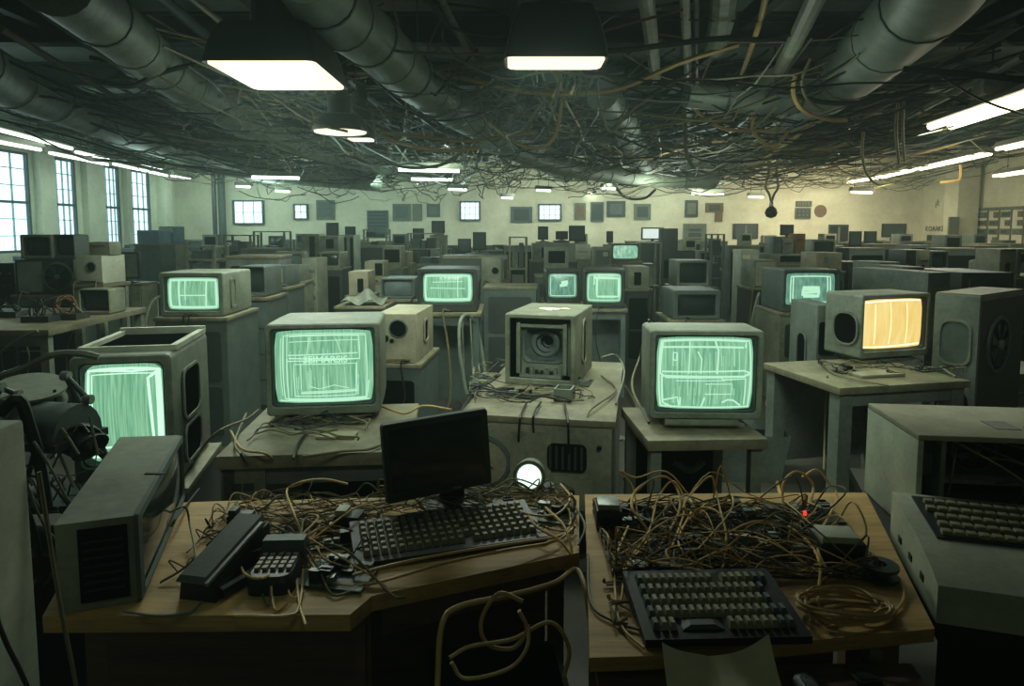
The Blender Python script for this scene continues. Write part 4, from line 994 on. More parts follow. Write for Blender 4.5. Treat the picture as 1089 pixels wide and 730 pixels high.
cabinet('steel_cabinet', 'low dark cabinet under the torn-open monitor', (LOC[0]+.04, LOC[1]-.05, 0), rz, .5, .68, .558, DARK, 2)
reg((LOC[0], LOC[1]-.08), rz, .52, .75)
# clutter of arms, reels and hoods in front of it, on a low trolley
t = thing('trolley', 'dark trolley loaded with lamp arms at the left edge', 'trolley', (-1.9, 2.62, 0), .1)
MB().box(-.45, .36, 0, .27, .60, .63).build('trolley_top', DARK, t); MB().box(-.42, .33, .02, .25, .2, .22).build('shelf', DARK, t)
for x in (-.42, .3):
    for y in (.02, .22): MB().box(x, x+.03, y, y+.03, .05, .6).build('leg', STEEL, t); MB().lathe([(.001, -.02), (.03, -.02), (.03, .02), (.001, .02)], 12, T(x+.015, y+.015, .03, 0, PI/2)).build('wheel', BLACK, t)
reg((-1.9, 2.6), .1, .9, .38)
def arm_lamp(label, pts, head, hr, mt=DARK):
    p0 = pts[0]; t = thing('swing_arm_lamp', label, 'lamp', p0)
    L = [Vector(p)-Vector(p0) for p in pts]
    MB().lathe([(.06, 0), (.06, .02), (.02, .03)], 16).build('lamp_foot', mt, t)
    for i in range(len(L)-1):
        MB().tube([L[i], L[i+1]], .011, 8, 0).build('arm', mt, t)
        MB().lathe([(.02, -.015), (.02, .015)], 12, T(*L[i+1], 0, PI/2)).build('joint', STEEL, t)
    d = (Vector(head)).normalized(); q = d.to_track_quat('Z', 'Y').to_matrix().to_4x4()
    MB().lathe([(.02, 0), (.035, .03), (hr, .1), (hr*1.05, .12), (hr*.9, .118), (.02, .06)], 20, Matrix.Translation(L[-1]) @ q).build('lamp_head', mt, t)
    MB().lathe([(.001, .08), (.03, .1), (.001, .13)], 12, Matrix.Translation(L[-1]) @ q, False, False).build('bulb', GLASS, t)
arm_lamp('dark swing-arm lamp bending before the torn-open monitor, head turned down', [(-1.62, 2.72, .632), atY(70, 400, 2.72), atY(94, 425, 2.7), atY(80, 455, 2.68)], (.6, -.3, -.5), .07)
arm_lamp('dark swing-arm lamp arching at the far left edge', [(-2.05, 2.7, .632), atY(40, 470, 2.66), atY(18, 420, 2.66), atY(0, 412, 2.62)], (-.6, -.4, -.4), .08)
arm_lamp('short lamp with a black bowl head, resting over the low grey monitor', [(-1.72, 2.9, .632), atY(62, 440, 2.8), atY(88, 452, 2.72)], (.4, -.7, -.3), .075, BLACK)
p = atY(33, 428, 2.75); t = thing('film_reel', 'pale round reel lying among the lamp arms', 'reel', p, .3)
MB().lathe([(.13, 0), (.13, .012), (.05, .014), (.05, .06), (.13, .062), (.13, .074), (.02, .075)], 26, T(0, 0, 0, .25, .1)).build('reel_body', GREY, t)
p = atY(57, 462, 2.66); t = thing('machine_hood', 'curved grey machine hood among the lamp arms', 'hood', p, -.2)
MB().loft([[(x, .12*math.cos(a), .13*math.sin(a)) for a in [PI*k/10 for k in range(11)]] for x in (-.12, .12)]).build('hood_shell', SLATE, t); MB().box(-.14, .14, -.13, .13, -.03, 0).build('hood_base', DARK, t)
p = atY(62, 520, 2.45)
t = case('gutted_chassis', 'dark open chassis with loose rods below the lamp arms', 'chassis', (-1.78, 2.52, .2), .1, .5, .36, .1, BLACK)
for k in range(6): MB().tube([(-.22+.08*k, -.01, .05+.05*(k % 3)), (-.1+.06*k, -.06, .2+.03*k)], .006, 6, 0).build('loose_rod', GREY, t)
MB().box(-.2, .2, -.02, 0, .28, .31).build('cross_bar', SLATE, t); MB().box(-.25, .25, 0, .1, -.2, 0).build('plinth', BLACK, t)
for pts, lb, r, mt in (([(0, 400), (25, 392), (55, 378), (85, 376), (105, 380)], 'grey bent tube arching over the lamp arms', .014, GREY), ([(0, 440), (20, 425), (32, 455), (42, 490), (50, 540)], 'thick black hose curving down at the left edge', .022, BLKC), ([(0, 375), (18, 362), (40, 352)], 'thin bare rod sticking up at the left edge', .006, GREY),
                  ([(14, 470), (30, 520), (48, 560), (70, 585)], 'thin olive wire beside the tall pale cabinet', .005, OLIVE), ([(36, 470), (55, 500), (68, 525), (75, 535)], 'thin grey wire below the curved hood', .005, GRYC), ([(0, 500), (22, 530), (40, 580), (44, 640)], 'black hose lying against the tall pale cabinet', .012, BLKC)):
    cable([atY(x, y, 2.4+.02*i) for i, (x, y) in enumerate(pts)], r, lb, mt)
# ------------------------------------------------------------------ the middle of the room: each machine, then what carries it
random.seed(21)
def support(c, rz, w, d, h, kind, short):
    nm = {'cab': 'cabinet', 'drawers': 'drawer_cabinet', 'bay': 'open_cabinet', 'panel': 'equipment_cabinet', 'table': 'table'}[kind]
    if h < .12: return
    ww, dd = w+.06, d+.08
    l0 = Vector(c)-Vector((-math.sin(rz)*.04, math.cos(rz)*.04, 0)); l0.z = 0
    for q in range(random.choice((1, 2, 2, 3)) if c[1] < 10 else 0):
        cr, sr = math.cos(rz), math.sin(rz); lx = random.uniform(-.5, .5)*ww; ly = -.015-.01*q
        G = lambda x, y, z: (l0.x+x*cr-y*sr, l0.y+x*sr+y*cr, z)
        cable([G(lx+.05, .03, h+.012), G(lx, ly, h+.004), G(lx+random.uniform(-.05, .05), ly-.02, h*.7), G(lx+random.uniform(-.12, .12), ly-.04, h*random.uniform(.2, .5)), G(lx+random.uniform(-.2, .2), ly-.06, .02)], random.uniform(.005, .009),
              f'thin cable dangling below the {short}', random.choice((OLIVE, BLKC, GRYC, OLIVE)), f'cables dangling below the {short}', 5, 'dangling_cable', 4)
    if kind == 'table': table('work_table', f'table under the {short}', l0, rz, ww, dd, h-.003, TOP, random.choice((SLATE, GREY)), .035, .05, True, back=True)
    else: cabinet(nm, f"{ {'cab': 'two-door cabinet', 'drawers': 'drawer cabinet', 'bay': 'open dark cabinet', 'panel': 'recessed-panel cabinet'}[kind]} under the {short}", l0, rz, ww, dd, h-.003,
                  random.choice((GREY, SLATE, BEIGE, DARK)) if kind != 'bay' else random.choice((DARK, SLATE)), {'cab': 0, 'drawers': 1, 'bay': 2, 'panel': 3}[kind], None, TOP)
LAST = {}
def put(kind, r, Y, short, sup='cab', d=.5, rz=0, on=None, mat=GREY, key=None, push=True, label=None, cat=None, **kw):
    """r: front face seen in the frame (x0,y0,x1,y1) at depth Y; it is moved back, growing, until its footprint is clear"""
    x0, y0, x1, y1 = r
    for it in range(60):
        a, b = atY(x0, y1, Y), atY(x1, y1, Y); w = (b.x-a.x)/max(.6, math.cos(rz)); c = (a+b)/2; h = atY((x0+x1)/2, y0, Y).z-c.z
        if on: break
        o = obb((c.x, c.y-.05), rz, w+.08, d+.12)
        if free(o): break
        Y *= 1.025
    if on: c.z = LAST[on]
    if not on and sup is None: h += c.z-.003; c.z = .003
    c.z = max(.003, c.z)
    if not on:
        FOOT.append(o); support(c, rz, w, d, c.z, sup, kw.pop('sname', short)) if sup else None
    LAST[key or short] = c.z+h+.002
    lab = label or short
    kw = dict(kw)
    if kind == 'crt': t = monitor('tube_monitor', lab, cat or 'monitor', c, rz, w, h, d, mat, kw.pop('bez', DARK), kw.pop('scr', GLASS), w*kw.pop('b', .07), h*kw.pop('chin', .13), kw.pop('tap', .97), kw.pop('lines', None), LINE, rad=.02, dep=.03, lth=kw.pop('lth', .009), **kw)
    elif kind == 'flat':
        t = thing('flat_screen', lab, cat or 'monitor', c, rz)
        MB().box(-w/2, w/2, 0, .045, h*.12, h, b=.004).build('frame', kw.get('bez', BLACK), t); MB().box(-w/2+.03, w/2-.03, -.004, 0, h*.12+.03, h-.03).build('screen', kw.get('scr', PNLD), t)
        MB().box(-.03, .03, .01, .04, .01, h*.12).build('neck', DARK, t); MB().box(-w*.3, w*.3, -.05, .12, 0, .012).build('foot', DARK, t)
    elif kind == 'box':
        t = case(kw.pop('name', 'equipment_case'), lab, cat or 'case', c, rz, w, h, d, mat, None, kw.get('front'))
        for f in kw.get('feat', ()):
            n = f[0]; X, Z = (f[1]-.5)*w, f[2]*h; yy = -.007 if kw.get('front') else 0
            if n == 'port': porthole(t, X, yy, Z, f[3]*min(w, h), VOIDSHADE, f[4] if len(f) > 4 else SLATE)
            elif n == 'fan': fan(t, X, yy, Z, f[3]*min(w, h))
            elif n == 'knob': MB().lathe([(.014, 0), (.014, .02), (.01, .024)], 10, T(X, yy, Z, PI/2)).build('knob', f[3] if len(f) > 3 else KEYD, t)
            elif n == 'win': MB().loft([ring(f[3]*w, f[4]*h, f[5] if len(f) > 5 else .02, yy-.005, X, Z), ring(f[3]*w, f[4]*h, f[5] if len(f) > 5 else .02, yy+.002, X, Z)]).build('window', f[6] if len(f) > 6 else VOIDSHADE, t)
            elif n == 'frame': MB().loft([ring(f[3]*w, f[4]*h, .01, yy-.012, X, Z), ring(f[3]*w, f[4]*h, .01, yy+.002, X, Z)]).build('raised_frame', f[5], t)
            elif n == 'slot': MB().box(X-f[3]*w/2, X+f[3]*w/2, yy-.012, yy, Z-.006, Z+.006).build('slot', f[4] if len(f) > 4 else BLACK, t)
        for s_ in kw.get('sides', ()):
            side_plate(t, sideM(s_[0], w, d, s_[1]*d, s_[2]*h), s_[3]*d, s_[4]*h, s_[5], 'side_opening', s_[6] if len(s_) > 6 else VOIDSHADE, mat)
    elif kind == 'tower':
        t = case('computer_tower', lab, cat or 'computer', c, rz, w, h, d, mat)
        for k in range(3): MB().box(-w*.38, w*.38, -.006, 0, h*(.9-.12*k)-.04, h*(.9-.12*k)).build('drive_bay', SLATE, t)
        MB().box(-w*.3, w*.3, -.004, 0, h*.1, h*.35).build('vent', DARK, t)
    elif kind == 'rack':
        t = thing('open_rack', lab, cat or 'rack', c, rz); e = .035
        for x in (-w/2, w/2-e):
            for y in (0, d-e): MB().box(x, x+e, y, y+e, 0, h).build('post', mat, t)
        n = kw.get('n', 3)
        for k in range(n+1): z = (h-.02)*k/n; MB().box(-w/2+e, w/2-e, 0, d, z, z+.02).build('shelf', mat, t)
        for k in range(n):
            a = -w/2+e+.02
            while a < w/2-.12:
                ww = random.uniform(.08, .3); ww = min(ww, w/2-e-.01-a)
                if random.random() < .75 and ww > .05: MB().box(a, a+ww-.02, .06, d*.8, (h-.02)*k/n+.021, (h-.02)*k/n+.02+random.uniform(.4, .9)*(h/n-.04)).build('module', random.choice((DARK, SLATE, PNLB, GREY, BLUE if kw.get('col') else DARK, ORANGE if kw.get('col') else DARK)), t)
                a += ww
    return t
G3 = [rect_ln(.06, .08, .94, .92, 2.2), (1.6, (.24, .92), (.24, .1)), (1.4, (.76, .9), (.74, .1)), (1, (.24, .45), (.75, .45)), (1, (.36, .9), (.36, .3))]
G4 = [rect_ln(.05, .08, .95, .92, 2), (2.6, (.04, .1), (.96, .1)), (2.2, (.93, .1), (.93, .92)), (.8, (.2, .7), (.8, .72)), (.8, (.15, .5), (.85, .48)), (.8, (.7, .9), (.7, .2))]
G5 = [(2.4, (.3, .82), (.3, .2), (.92, .2), (.92, .82), (.24, .84)), (1.4, (.22, .9), (.22, .6)), rect_ln(.05, .07, .96, .93, 1)]
G6 = [rect_ln(.1, .1, .9, .9, 1.4), rect_ln(.35, .3, .65, .55, 4), (3, (.36, .4), (.64, .42)), (3, (.36, .5), (.64, .48)), (1.4, (.15, .9), (.15, .05)), (1.4, (.84, .9), (.84, .05))]
G7 = [(5, (.45, .6), (.68, .65)), (4, (.4, .5), (.66, .55)), rect_ln(.08, .08, .92, .92, 1)]
p_ = put
# lit sets
p_('crt', (171, 290, 238, 337), 5.3, 'green monitor with a column drawing beside the windows', 'panel', .62, rz=.02, scr=SC_G, lines=G3, label='box monitor glowing green with column lines, nearest the windows', sides=((1, .3, .5, .1, .24, .02, BEIGE),))
p_('crt', (444, 286, 508, 332), 5.7, 'green monitor behind the round-holed box', 'table', .62, scr=SC_G, lines=G4, mat=DARK, label='bright green monitor with a thick white lower band, right of the round-holed box', sides=((1, .4, .5, .2, .2, .04),), chin=.2)
p_('crt', (620, 287, 664, 328), 6.9, 'green monitor with a white angular frame', 'table', .6, rz=-.12, scr=SC_G, lines=G5, label='dark-cased green monitor with a white angular frame, second of the pair behind the gutted monitor', mat=DARK)
p_('crt', (580, 288, 617, 322), 7.4, 'smaller pale green monitor of the pair', 'cab', .6, scr=SC_GD, lines=G7, mat=DARK, label='small pale green monitor with a white smudge, first of the pair behind the gutted monitor')
p_('crt', (832, 287, 893, 332), 6.6, 'green monitor with a bright inner square', 'panel', .6, scr=SC_GD, lines=G6, label='wide dark monitor with a teal green screen and bright inner square, behind the slotted cabinet', mat=SLATE, b=.05)
p_('crt', (650, 259, 681, 278), 11, 'far pale green striped screen', 'cab', .5, scr=SC_P, label='far monitor with pale green stripes above the pair of green monitors', b=.06)
p_('flat', (682, 242, 706, 257), 14.5, 'far white lit screen', 'cab', .3, scr=emit('white screen', (215, 232, 222), 1.1), label='far flat screen glowing white at the head of the aisle')
# boxes near the middle
p_('box', (400, 334, 443, 386), 4.7, 'round-holed cream box', 'bay', .62, rz=-.08, mat=CREAM, feat=(('port', .56, .7, .2), ('port', .22, .5, .09), ('port', .4, .45, .05), ('slot', .5, .06, .7, RUST)), sides=((1, .5, .55, .22, .5, .03),), label='cream box with a big and small round hole, behind the large green monitor')
p_('box', (866, 325, 888, 420), 5.1, 'tall slotted grey cabinet', None, .5, mat=TEAL, feat=(('win', .5, .78, .8, .22), ('win', .5, .4, .8, .36), ('slot', .5, .62, .7, GREY)), sides=((-1, .5, .52, .36, .55, .08),), label='tall grey cabinet with an oblong side slot, just left of the amber monitor')
B_ = atY(1043, 316, 4.3); ht = B_.z; w = .27; d = .78; rz = -.95
cc = (B_.x-w/2*math.cos(rz), B_.y-w/2*math.sin(rz), 0)
t = case('steel_cabinet', 'tall pale cabinet with an oval window and dark fan side, right of the amber monitor', 'cabinet', cc, rz, w, ht, d, TEAL)
MB().box(w/2, w/2+.006, .03, d-.01, .03, ht-.03).build('side_panel', DARK, t); MB().box(-w/2+.005, w/2-.005, .01, d-.01, ht, ht+.012).build('cabinet_lid', TOP, t)
MS = T(w/2+.006, 0, 0, 0, 0, PI/2); fan(t, d*.42, 0, ht*.74, .17, MS)
MB().loft([ring(.19, .3, .07, -.004, 0, ht*.76), ring(.19, .3, .07, .002, 0, ht*.76)]).build('oval_window', SLATE, t); MB().loft([ring(.2, .42, .08, -.004, 0, ht*.36), ring(.2, .42, .08, .002, 0, ht*.36)]).build('lower_opening', VOIDSHADE, t)
MB().loft([ring(.2, .31, .07, 0, 0, ht*.76), ring(.2, .31, .07, -.012, 0, ht*.76), ring(.17, .28, .06, -.012, 0, ht*.76), ring(.17, .28, .06, -.002, 0, ht*.76)], False, False).build('window_rim', GREY, t)
MB().lathe([(.05, 0), (.05, .06), (.02, .07)], 14, T(-.02, -.004, ht*.42, PI/2)).build('inner_roller', GREY, t)
FOOT.append(obb(cc, rz, w+.08, d+.08))
# left side by the windows
LAST['long table'] = 1.002
p_('box', (20, 276, 78, 313), 6.9, 'fan case', 'bay', .28, rz=.1, mat=DARK, feat=(('win', .25, .5, .42, .86, .01, TEAL), ('fan', .72, .5, .36)), label='dark equipment case with a round fan and pale panel by the windows')
p_('crt', (22, 249, 56, 275), 6.95, 'twin dark set, left half', None, .25, on='fan case', mat=GREY, label='pale-framed dark monitor on top of the fan case', b=.09)
p_('crt', (57, 249, 80, 275), 6.98, 'twin dark set, right half', None, .25, on='fan case', mat=SLATE, label='wide dark monitor beside the pale-framed one on top of the fan case', b=.05)
p_('box', (-12, 280, 17, 318), 6.6, 'knobbed dark rack box', 'bay', .4, mat=BLACK, feat=(('knob', .5, .7, CREAM), ('knob', .65, .35, CREAM), ('knob', .85, .7, CREAM), ('knob', .85, .4, CREAM)), label='black box with cream knobs at the left edge by the windows')
p_('box', (81, 272, 110, 302), 6.62, 'pale box with one black hole', 'table', .36, rz=-.06, mat=PALE, feat=(('port', .6, .6, .16), ('slot', .5, .08, .8)), label='pale box with a single black round hole near the windows')
p_('box', (95, 258, 117, 272), 6.7, 'small beige unit', None, .2, on='pale box with one black hole', mat=BEIGE, feat=(('slot', .5, .78, .6, CREAM),), label='small beige unit sitting on the pale box with one hole')
p_('crt', (84, 303, 117, 330), 5.9, 'dark rounded monitor by the windows', None, .25, on='long table', mat=BEIGE, b=.05, label='beige monitor with a dark rounded screen on the long left table')
t = p_('flat', (118, 268, 149, 301), 8.4, 'teal panel with a white stripe', 'cab', .3, scr=TEAL, bez=DARK, label='teal flat panel with a white stripe beside the pale holed box')
p_('box', (146, 245, 169, 259), 11, 'faded blue carton', 'cab', .4, mat=BLUE, label='faded blue carton on a far cabinet by the last window', cat='carton', name='carton')
p_('box', (170, 241, 185, 259), 11.2, 'pale blue carton', 'cab', .4, mat=BLUE, feat=(('frame', .5, .8, .9, .3, PALE),), label='blue carton with a white top right of the faded blue carton', cat='carton', name='carton')
p_('rack', (198, 262, 229, 291), 8.8, 'open hutch', 'panel', .45, mat=BEIGE, n=2, label='open beige hutch behind the column-line green monitor')
p_('rack', (238, 250, 268, 286), 12, 'colourful shelf unit', None, .4, mat=BEIGE, n=2, col=True, label='low shelf unit with orange rails and coloured boxes under the barred window')
p_('rack', (270, 246, 304, 290), 12, 'grey shelf unit', None, .4, mat=GREY, n=3, label='grey shelf unit right of the orange-railed shelf')
p_('crt', (255, 283, 283, 316), 6.4, 'dark monitor beside the column-line monitor', 'drawers', .45, mat=SLATE, label='slate monitor with a blank dark screen, beside the column-line green monitor')
p_('box', (286, 283, 305, 305), 7.2, 'box with a white-framed window', 'bay', .4, rz=-.05, mat=SLATE, feat=(('frame', .5, .55, .6, .7, CREAM), ('win', .5, .55, .4, .5, .01)), label='slate box with a cream-framed small window')
p_('box', (305, 283, 318, 300), 7.6, 'small grey box with a dark square', 'panel', .4, mat=GREY, feat=(('win', .5, .6, .5, .5, .01),), label='small grey box with a dark square, right of the cream-framed box')
p_('tower', (322, 275, 338, 330), 7.8, 'tall narrow locker', None, .5, mat=BEIGE, label='tall narrow beige locker standing in the aisle left of middle', cat='locker')
p_('box', (321, 249, 340, 276), 11.4, 'column cabinet with a dark slit', 'cab', .4, mat=BEIGE, feat=(('win', .6, .5, .3, .8, .01),), label='beige cabinet with a dark slit, behind the tall narrow locker')
p_('box', (340, 251, 360, 268), 11, 'square grey box with a dark window', 'cab', .4, mat=GREY, feat=(('win', .55, .5, .4, .6, .01),), label='grey box with a dark window right of the slit cabinet')
p_('box', (360, 250, 377, 285), 11, 'tall striped cabinet', None, .5, mat=GREY, feat=(('win', .4, .55, .28, .85, .01), ('win', .85, .55, .2, .85, .01)), label='grey cabinet with two dark upright stripes, left of centre')
p_('crt', (340, 268, 362, 285), 9.6, 'blank monitor under the striped cabinet', 'bay', .45, mat=BEIGE, label='beige monitor with a black screen before the striped cabinet', b=.1)
p_('box', (371, 289, 392, 314), 7.6, 'beige case with a dark slot by the cloth', 'cab', .4, mat=CREAM, feat=(('win', .6, .4, .3, .6, .01),), label='cream case with an upright slot left of the teal-blue monitor')
p_('crt', (405, 296, 441, 318), 7.4, 'teal-blue screened monitor', 'bay', .45, mat=SLATE, scr=PNLB, label='slate monitor with a flat teal-blue screen between cream case and green monitor', b=.06)
p_('box', (388, 278, 408, 300), 9.4, 'cream crate with one dark side', 'cab', .4, mat=CREAM, feat=(('win', .75, .6, .4, .6, .01),), label='cream crate with a dark right side behind the teal-blue monitor')
p_('box', (407, 262, 427, 285), 10.4, 'beige computer case with a black front', 'cab', .4, mat=BEIGE, feat=(('win', .5, .55, .8, .6, .01),), label='beige case with a wide black front, mid room left of centre')
p_('box', (425, 268, 436, 280), 10.2, 'yellowish small box', 'cab', .35, mat=CREAM, label='plain yellowish small box right of the black-fronted case')
p_('rack', (433, 248, 470, 282), 11.6, 'open pale frame rack', 'panel', .4, mat=GREY, n=2, label='open pale rack frame left of the long curved bench')
p_('rack', (386, 244, 412, 262), 13.4, 'small rack before the slatted grille', 'cab', .4, mat=GREY, n=2, label='small open rack under the large slatted grille')
for r, Y, lb in (((347, 237, 360, 255), 15, 'dark upright flat panel under the grey framed wall panel'), ((367, 241, 378, 254), 15.4, 'small dark flat panel right of the upright one'), ((439, 243, 451, 256), 15, 'small dark flat panel under the narrow pale strip'), ((459, 235, 473, 250), 15, 'square dark flat panel under the small blue grey panel'),
                 ((487, 254, 501, 271), 13.5, 'low dark panel left of the leaning tall one'), ((503, 247, 517, 269), 13.2, 'tall dark panel leaning under the gridded window'), ((572, 241, 583, 257), 15, 'dark flat panel under the second bright window'), ((591, 246, 604, 256), 15.5, 'small low dark panel right of the one under the bright window'), ((605, 240, 622, 259), 15, 'wide dark flat panel over the centre bench'), ((645, 246, 652, 260), 14.8, 'narrow dark panel left of the far striped screen'),
                 ((830, 239, 844, 252), 14.6, 'dark panel with a white spot on the right benches'), ((903, 246, 916, 264), 15.6, 'first of the twin dark cabinets at the warm wall'), ((919, 246, 932, 264), 15.6, 'second of the twin dark cabinets at the warm wall')):
    p_('flat', r, Y, lb.split(' under')[0].split(' right')[0], random.choice(('cab', 'panel', 'drawers')), .3, label=lb, sname=lb)
# the long bench and the rounded unit right of the centre-left green set
p_('box', (470, 272, 540, 290), 9.9, 'long bench top', 'table', .5, mat=SLATE, feat=(('frame', .5, .9, .98, .14, CREAM),), label='long low bench with a pale front edge, mid room under the gridded window', cat='bench', name='work_bench')
p_('box', (512, 275, 533, 301), 9, 'rounded unit with one dark hole', 'table', .6, rz=-.15, mat=BEIGE, feat=(('port', .7, .5, .16),), sides=((1, .5, .5, .6, .9, .05, DARK),), label='pale rounded unit with one small dark hole, right of the bright green monitor')
p_('rack', (541, 252, 561, 290), 11.3, 'wooden shelf post', None, .4, mat=CREAM, n=3, label='narrow cream shelf stand behind the rounded unit')
p_('box', (566, 259, 612, 277), 12, 'pale wide counter', 'cab', .5, mat=GREY, feat=(('win', .34, .45, .24, .6, .01), ('win', .64, .45, .2, .6, .01)), label='wide pale counter unit with two dark windows in the centre')
p_('box', (613, 260, 628, 276), 11.6, 'pale drum unit', 'cab', .4, mat=PALE, feat=(('slot', .5, .5, .8, SLATE),), label='pale drum-like unit right of the two-window counter')
p_('box', (632, 263, 650, 285), 10.4, 'beige open frame', 'cab', .4, mat=BEIGE, feat=(('win', .5, .5, .76, .7, .01, SLATE), ('frame', .65, .66, .3, .2, PALE)), label='beige open-framed box left of the far striped screen')
p_('rack', (679, 258, 703, 302), 10.6, 'yellowed tall cabinet', None, .45, mat=BEIGE, n=2, label='tall beige framed rack at the left of the aisle')
p_('box', (704, 243, 720, 300), 13.2, 'tall dark locker', None, .4, mat=DARK, feat=(('win', .5, .55, .8, .2, .01),), label='tall dark locker at the end of the aisle', cat='locker', name='locker')
p_('box', (668, 284, 690, 307), 8.6, 'cream side cabinet', 'bay', .5, mat=BEIGE, feat=(('win', .45, .45, .34, .6, .01),), label='beige side box with a dark window, beside the white angular frame monitor')
p_('crt', (720, 277, 754, 305), 8.6, 'upper blank monitor of the right aisle', 'cab', .5, mat=GREY, label='grey monitor with a blank dark screen, upper of two on the aisle', b=.08)
p_('crt', (716, 309, 766, 340), 6.6, 'lower black monitor of the aisle', 'bay', .6, mat=SLATE, bez=BLACK, label='slate monitor with a sunken black screen, behind the split-line green monitor', b=.1)
p_('rack', (755, 249, 770, 295), 12.6, 'thin rack by the right aisle', None, .4, mat=SLATE, n=4, label='thin dark rack right of the framed rack board')
p_('box', (787, 266, 806, 306), 9.6, 'pale upright case with torn sheet', None, .5, rz=-.1, mat=PALE, feat=(('frame', .3, .8, .4, .3, PAPER),), label='pale upright case with a torn sheet by the right aisle')
p_('crt', (801, 277, 826, 306), 8.2, 'portrait monitor', 'bay', .45, mat=GREY, bez=CREAM, label='grey monitor showing a pale arch shape, left of the bright inner square monitor', lines=[(3, (.35, .2), (.35, .7), (.5, .85), (.65, .7), (.65, .2))], lth=.008) if False else \
p_('box', (801, 277, 826, 306), 8.2, 'box with a pale arched plate', 'bay', .45, mat=GREY, feat=(('frame', .5, .5, .8, .86, CREAM), ('win', .55, .52, .4, .6, .09)), label='grey box with a cream plate and dark arch, left of the inner square monitor')
p_('box', (800, 270, 866, 281), 10.5, 'long instrument bench', 'table', .5, mat=GREY, feat=(('win', .7, .5, .5, .6, .01),), label='long instrument bench behind the inner square monitor', cat='bench', name='work_bench')
for r, lb, m_ in (((822, 252, 831, 270), 'grey instrument first on the long instrument bench', SLATE), ((832, 255, 844, 270), 'pale tall instrument in the middle of the long instrument bench', GREY), ((845, 249, 856, 270), 'brownish drum instrument last on the long instrument bench', RUST)):
    p_('box', r, 10.6, lb, None, .25, mat=m_, feat=(('slot', .5, .7, .6, DARK),), on='long instrument bench', label=lb, name='instrument')
p_('box', (868, 269, 895, 288), 9, 'white box with an emblem', 'bay', .5, mat=CREAM, feat=(('frame', .38, .62, .14, .34, BLUE),), label='cream box with a small blue emblem behind the bright inner square monitor')
p_('box', (858, 255, 882, 268), 12, 'striped radiator box', 'cab', .4, mat=GREY, feat=(('slot', .3, .5, .1), ('win', .75, .5, .3, .8, .01)), label='pale box with a dark square behind the emblem box')
t = p_('box', (901, 279, 930, 312), 8.6, 'dark cabinet with a red light', None, .5, mat=DARK, feat=(('win', .3, .5, .3, .8, .01),), label='dark slotted cabinet left of the pale panelled cabinets')
o = MB().lathe([(.035, 0), (.03, .015), (.001, .02)], 12, T(.02, -.003, LAST['dark cabinet with a red light']-.1, PI/2)).build('red_light', RED, t)
p_('box', (933, 279, 957, 312), 7.8, 'first pale panelled cabinet', None, .5, rz=.12, mat=TEAL, feat=(('win', .5, .5, .86, .86, .03, GREY), ('win', .4, .4, .4, .3, .02, SLATE)), label='pale cabinet with a rounded panel, first of the right row')
p_('box', (957, 284, 982, 325), 6.9, 'second pale panelled cabinet', None, .5, rz=.12, mat=TEAL, feat=(('win', .5, .55, .8, .8, .03, GREY), ('win', .7, .7, .3, .3, .03, SLATE)), label='pale cabinet with an oval badge in the middle of the right row')
p_('box', (982, 290, 1010, 350), 6.0, 'big teal-grey cabinet', None, .9, rz=.25, mat=TEAL, feat=(('slot', .45, .86, .5, SLATE), ('win', .6, .35, .5, .2, .02), ('win', .5, .7, .8, .4, .02, GREY)), label='big teal-grey cabinet with slots, behind the amber monitor')
p_('box', (1020, 290, 1075, 345), 6.6, 'long dark chest', None, .8, mat=DARK, feat=(('win', .15, .6, .02, .7, .005, GREY),), label='long dark chest with a pale lid behind the oval window cabinet', cat='chest', name='chest')
p_('box', (963, 266, 974, 284), 8.4, 'dark cube', 'cab', .4, mat=DARK, label='dark cube unit left of the cream unit on the right')
p_('box', (975, 266, 988, 287), 8.3, 'cream unit with a slit', 'cab', .4, mat=CREAM, feat=(('slot', .6, .45, .6), ('port', .45, .2, .12)), label='cream unit with a black slit on the right row')
p_('crt', (989, 267, 1008, 288), 8.3, 'small dark-screened monitor on the right row', 'cab', .4, mat=SLATE, label='slate monitor with a dark square screen beside the cream slit unit', b=.1)
p_('box', (1062, 265, 1079, 296), 7.4, 'cream upright unit', 'cab', .4, mat=CREAM, feat=(('win', .5, .35, .3, .36, .05), ('slot', .5, .97, .9)), label='cream upright unit with a dark arch below the module board')
p_('rack', (1081, 265, 1110, 296), 7.5, 'small open rack at the right edge', 'panel', .4, mat=BEIGE, n=2, label='small open rack at the right edge under the module board')
p_('box', (1062, 398, 1140, 416), 3.9, 'cluttered pale bench slab', 'table', .6, mat=TOP, label='pale bench slab at the right edge above the wide open case', cat='bench', name='work_bench')
# cloth draped by the teal-blue monitor
pt = atY(383, 322, 6.7)
if True:
    m = MB(); vs = []; fs = []
    for j in range(9):
        for i in range(13):
            u, v = i/12, j/8; vs.append((pt.x-.2+.42*u, pt.y+.4*v, 1.02+.1*math.sin(PI*u)*math.sin(PI*v)+.03*math.sin(11*u+3*v)))
    for j in range(8):
        for i in range(12): a = j*13+i; fs.append((a, a+1, a+14, a+13))
    o = m.add(vs, fs).build('dust_cloth', GREY, sharp=1.5); tag(o, 'crumpled grey dust cloth on the table left of the bright green monitor', 'cloth')
    l0 = (pt.x, pt.y-.03, 0); cabinet('drawer_cabinet', 'drawer cabinet under the crumpled dust cloth', l0, 0, .5, .5, .985, DARK, 1); reg(l0, 0, .5, .5)
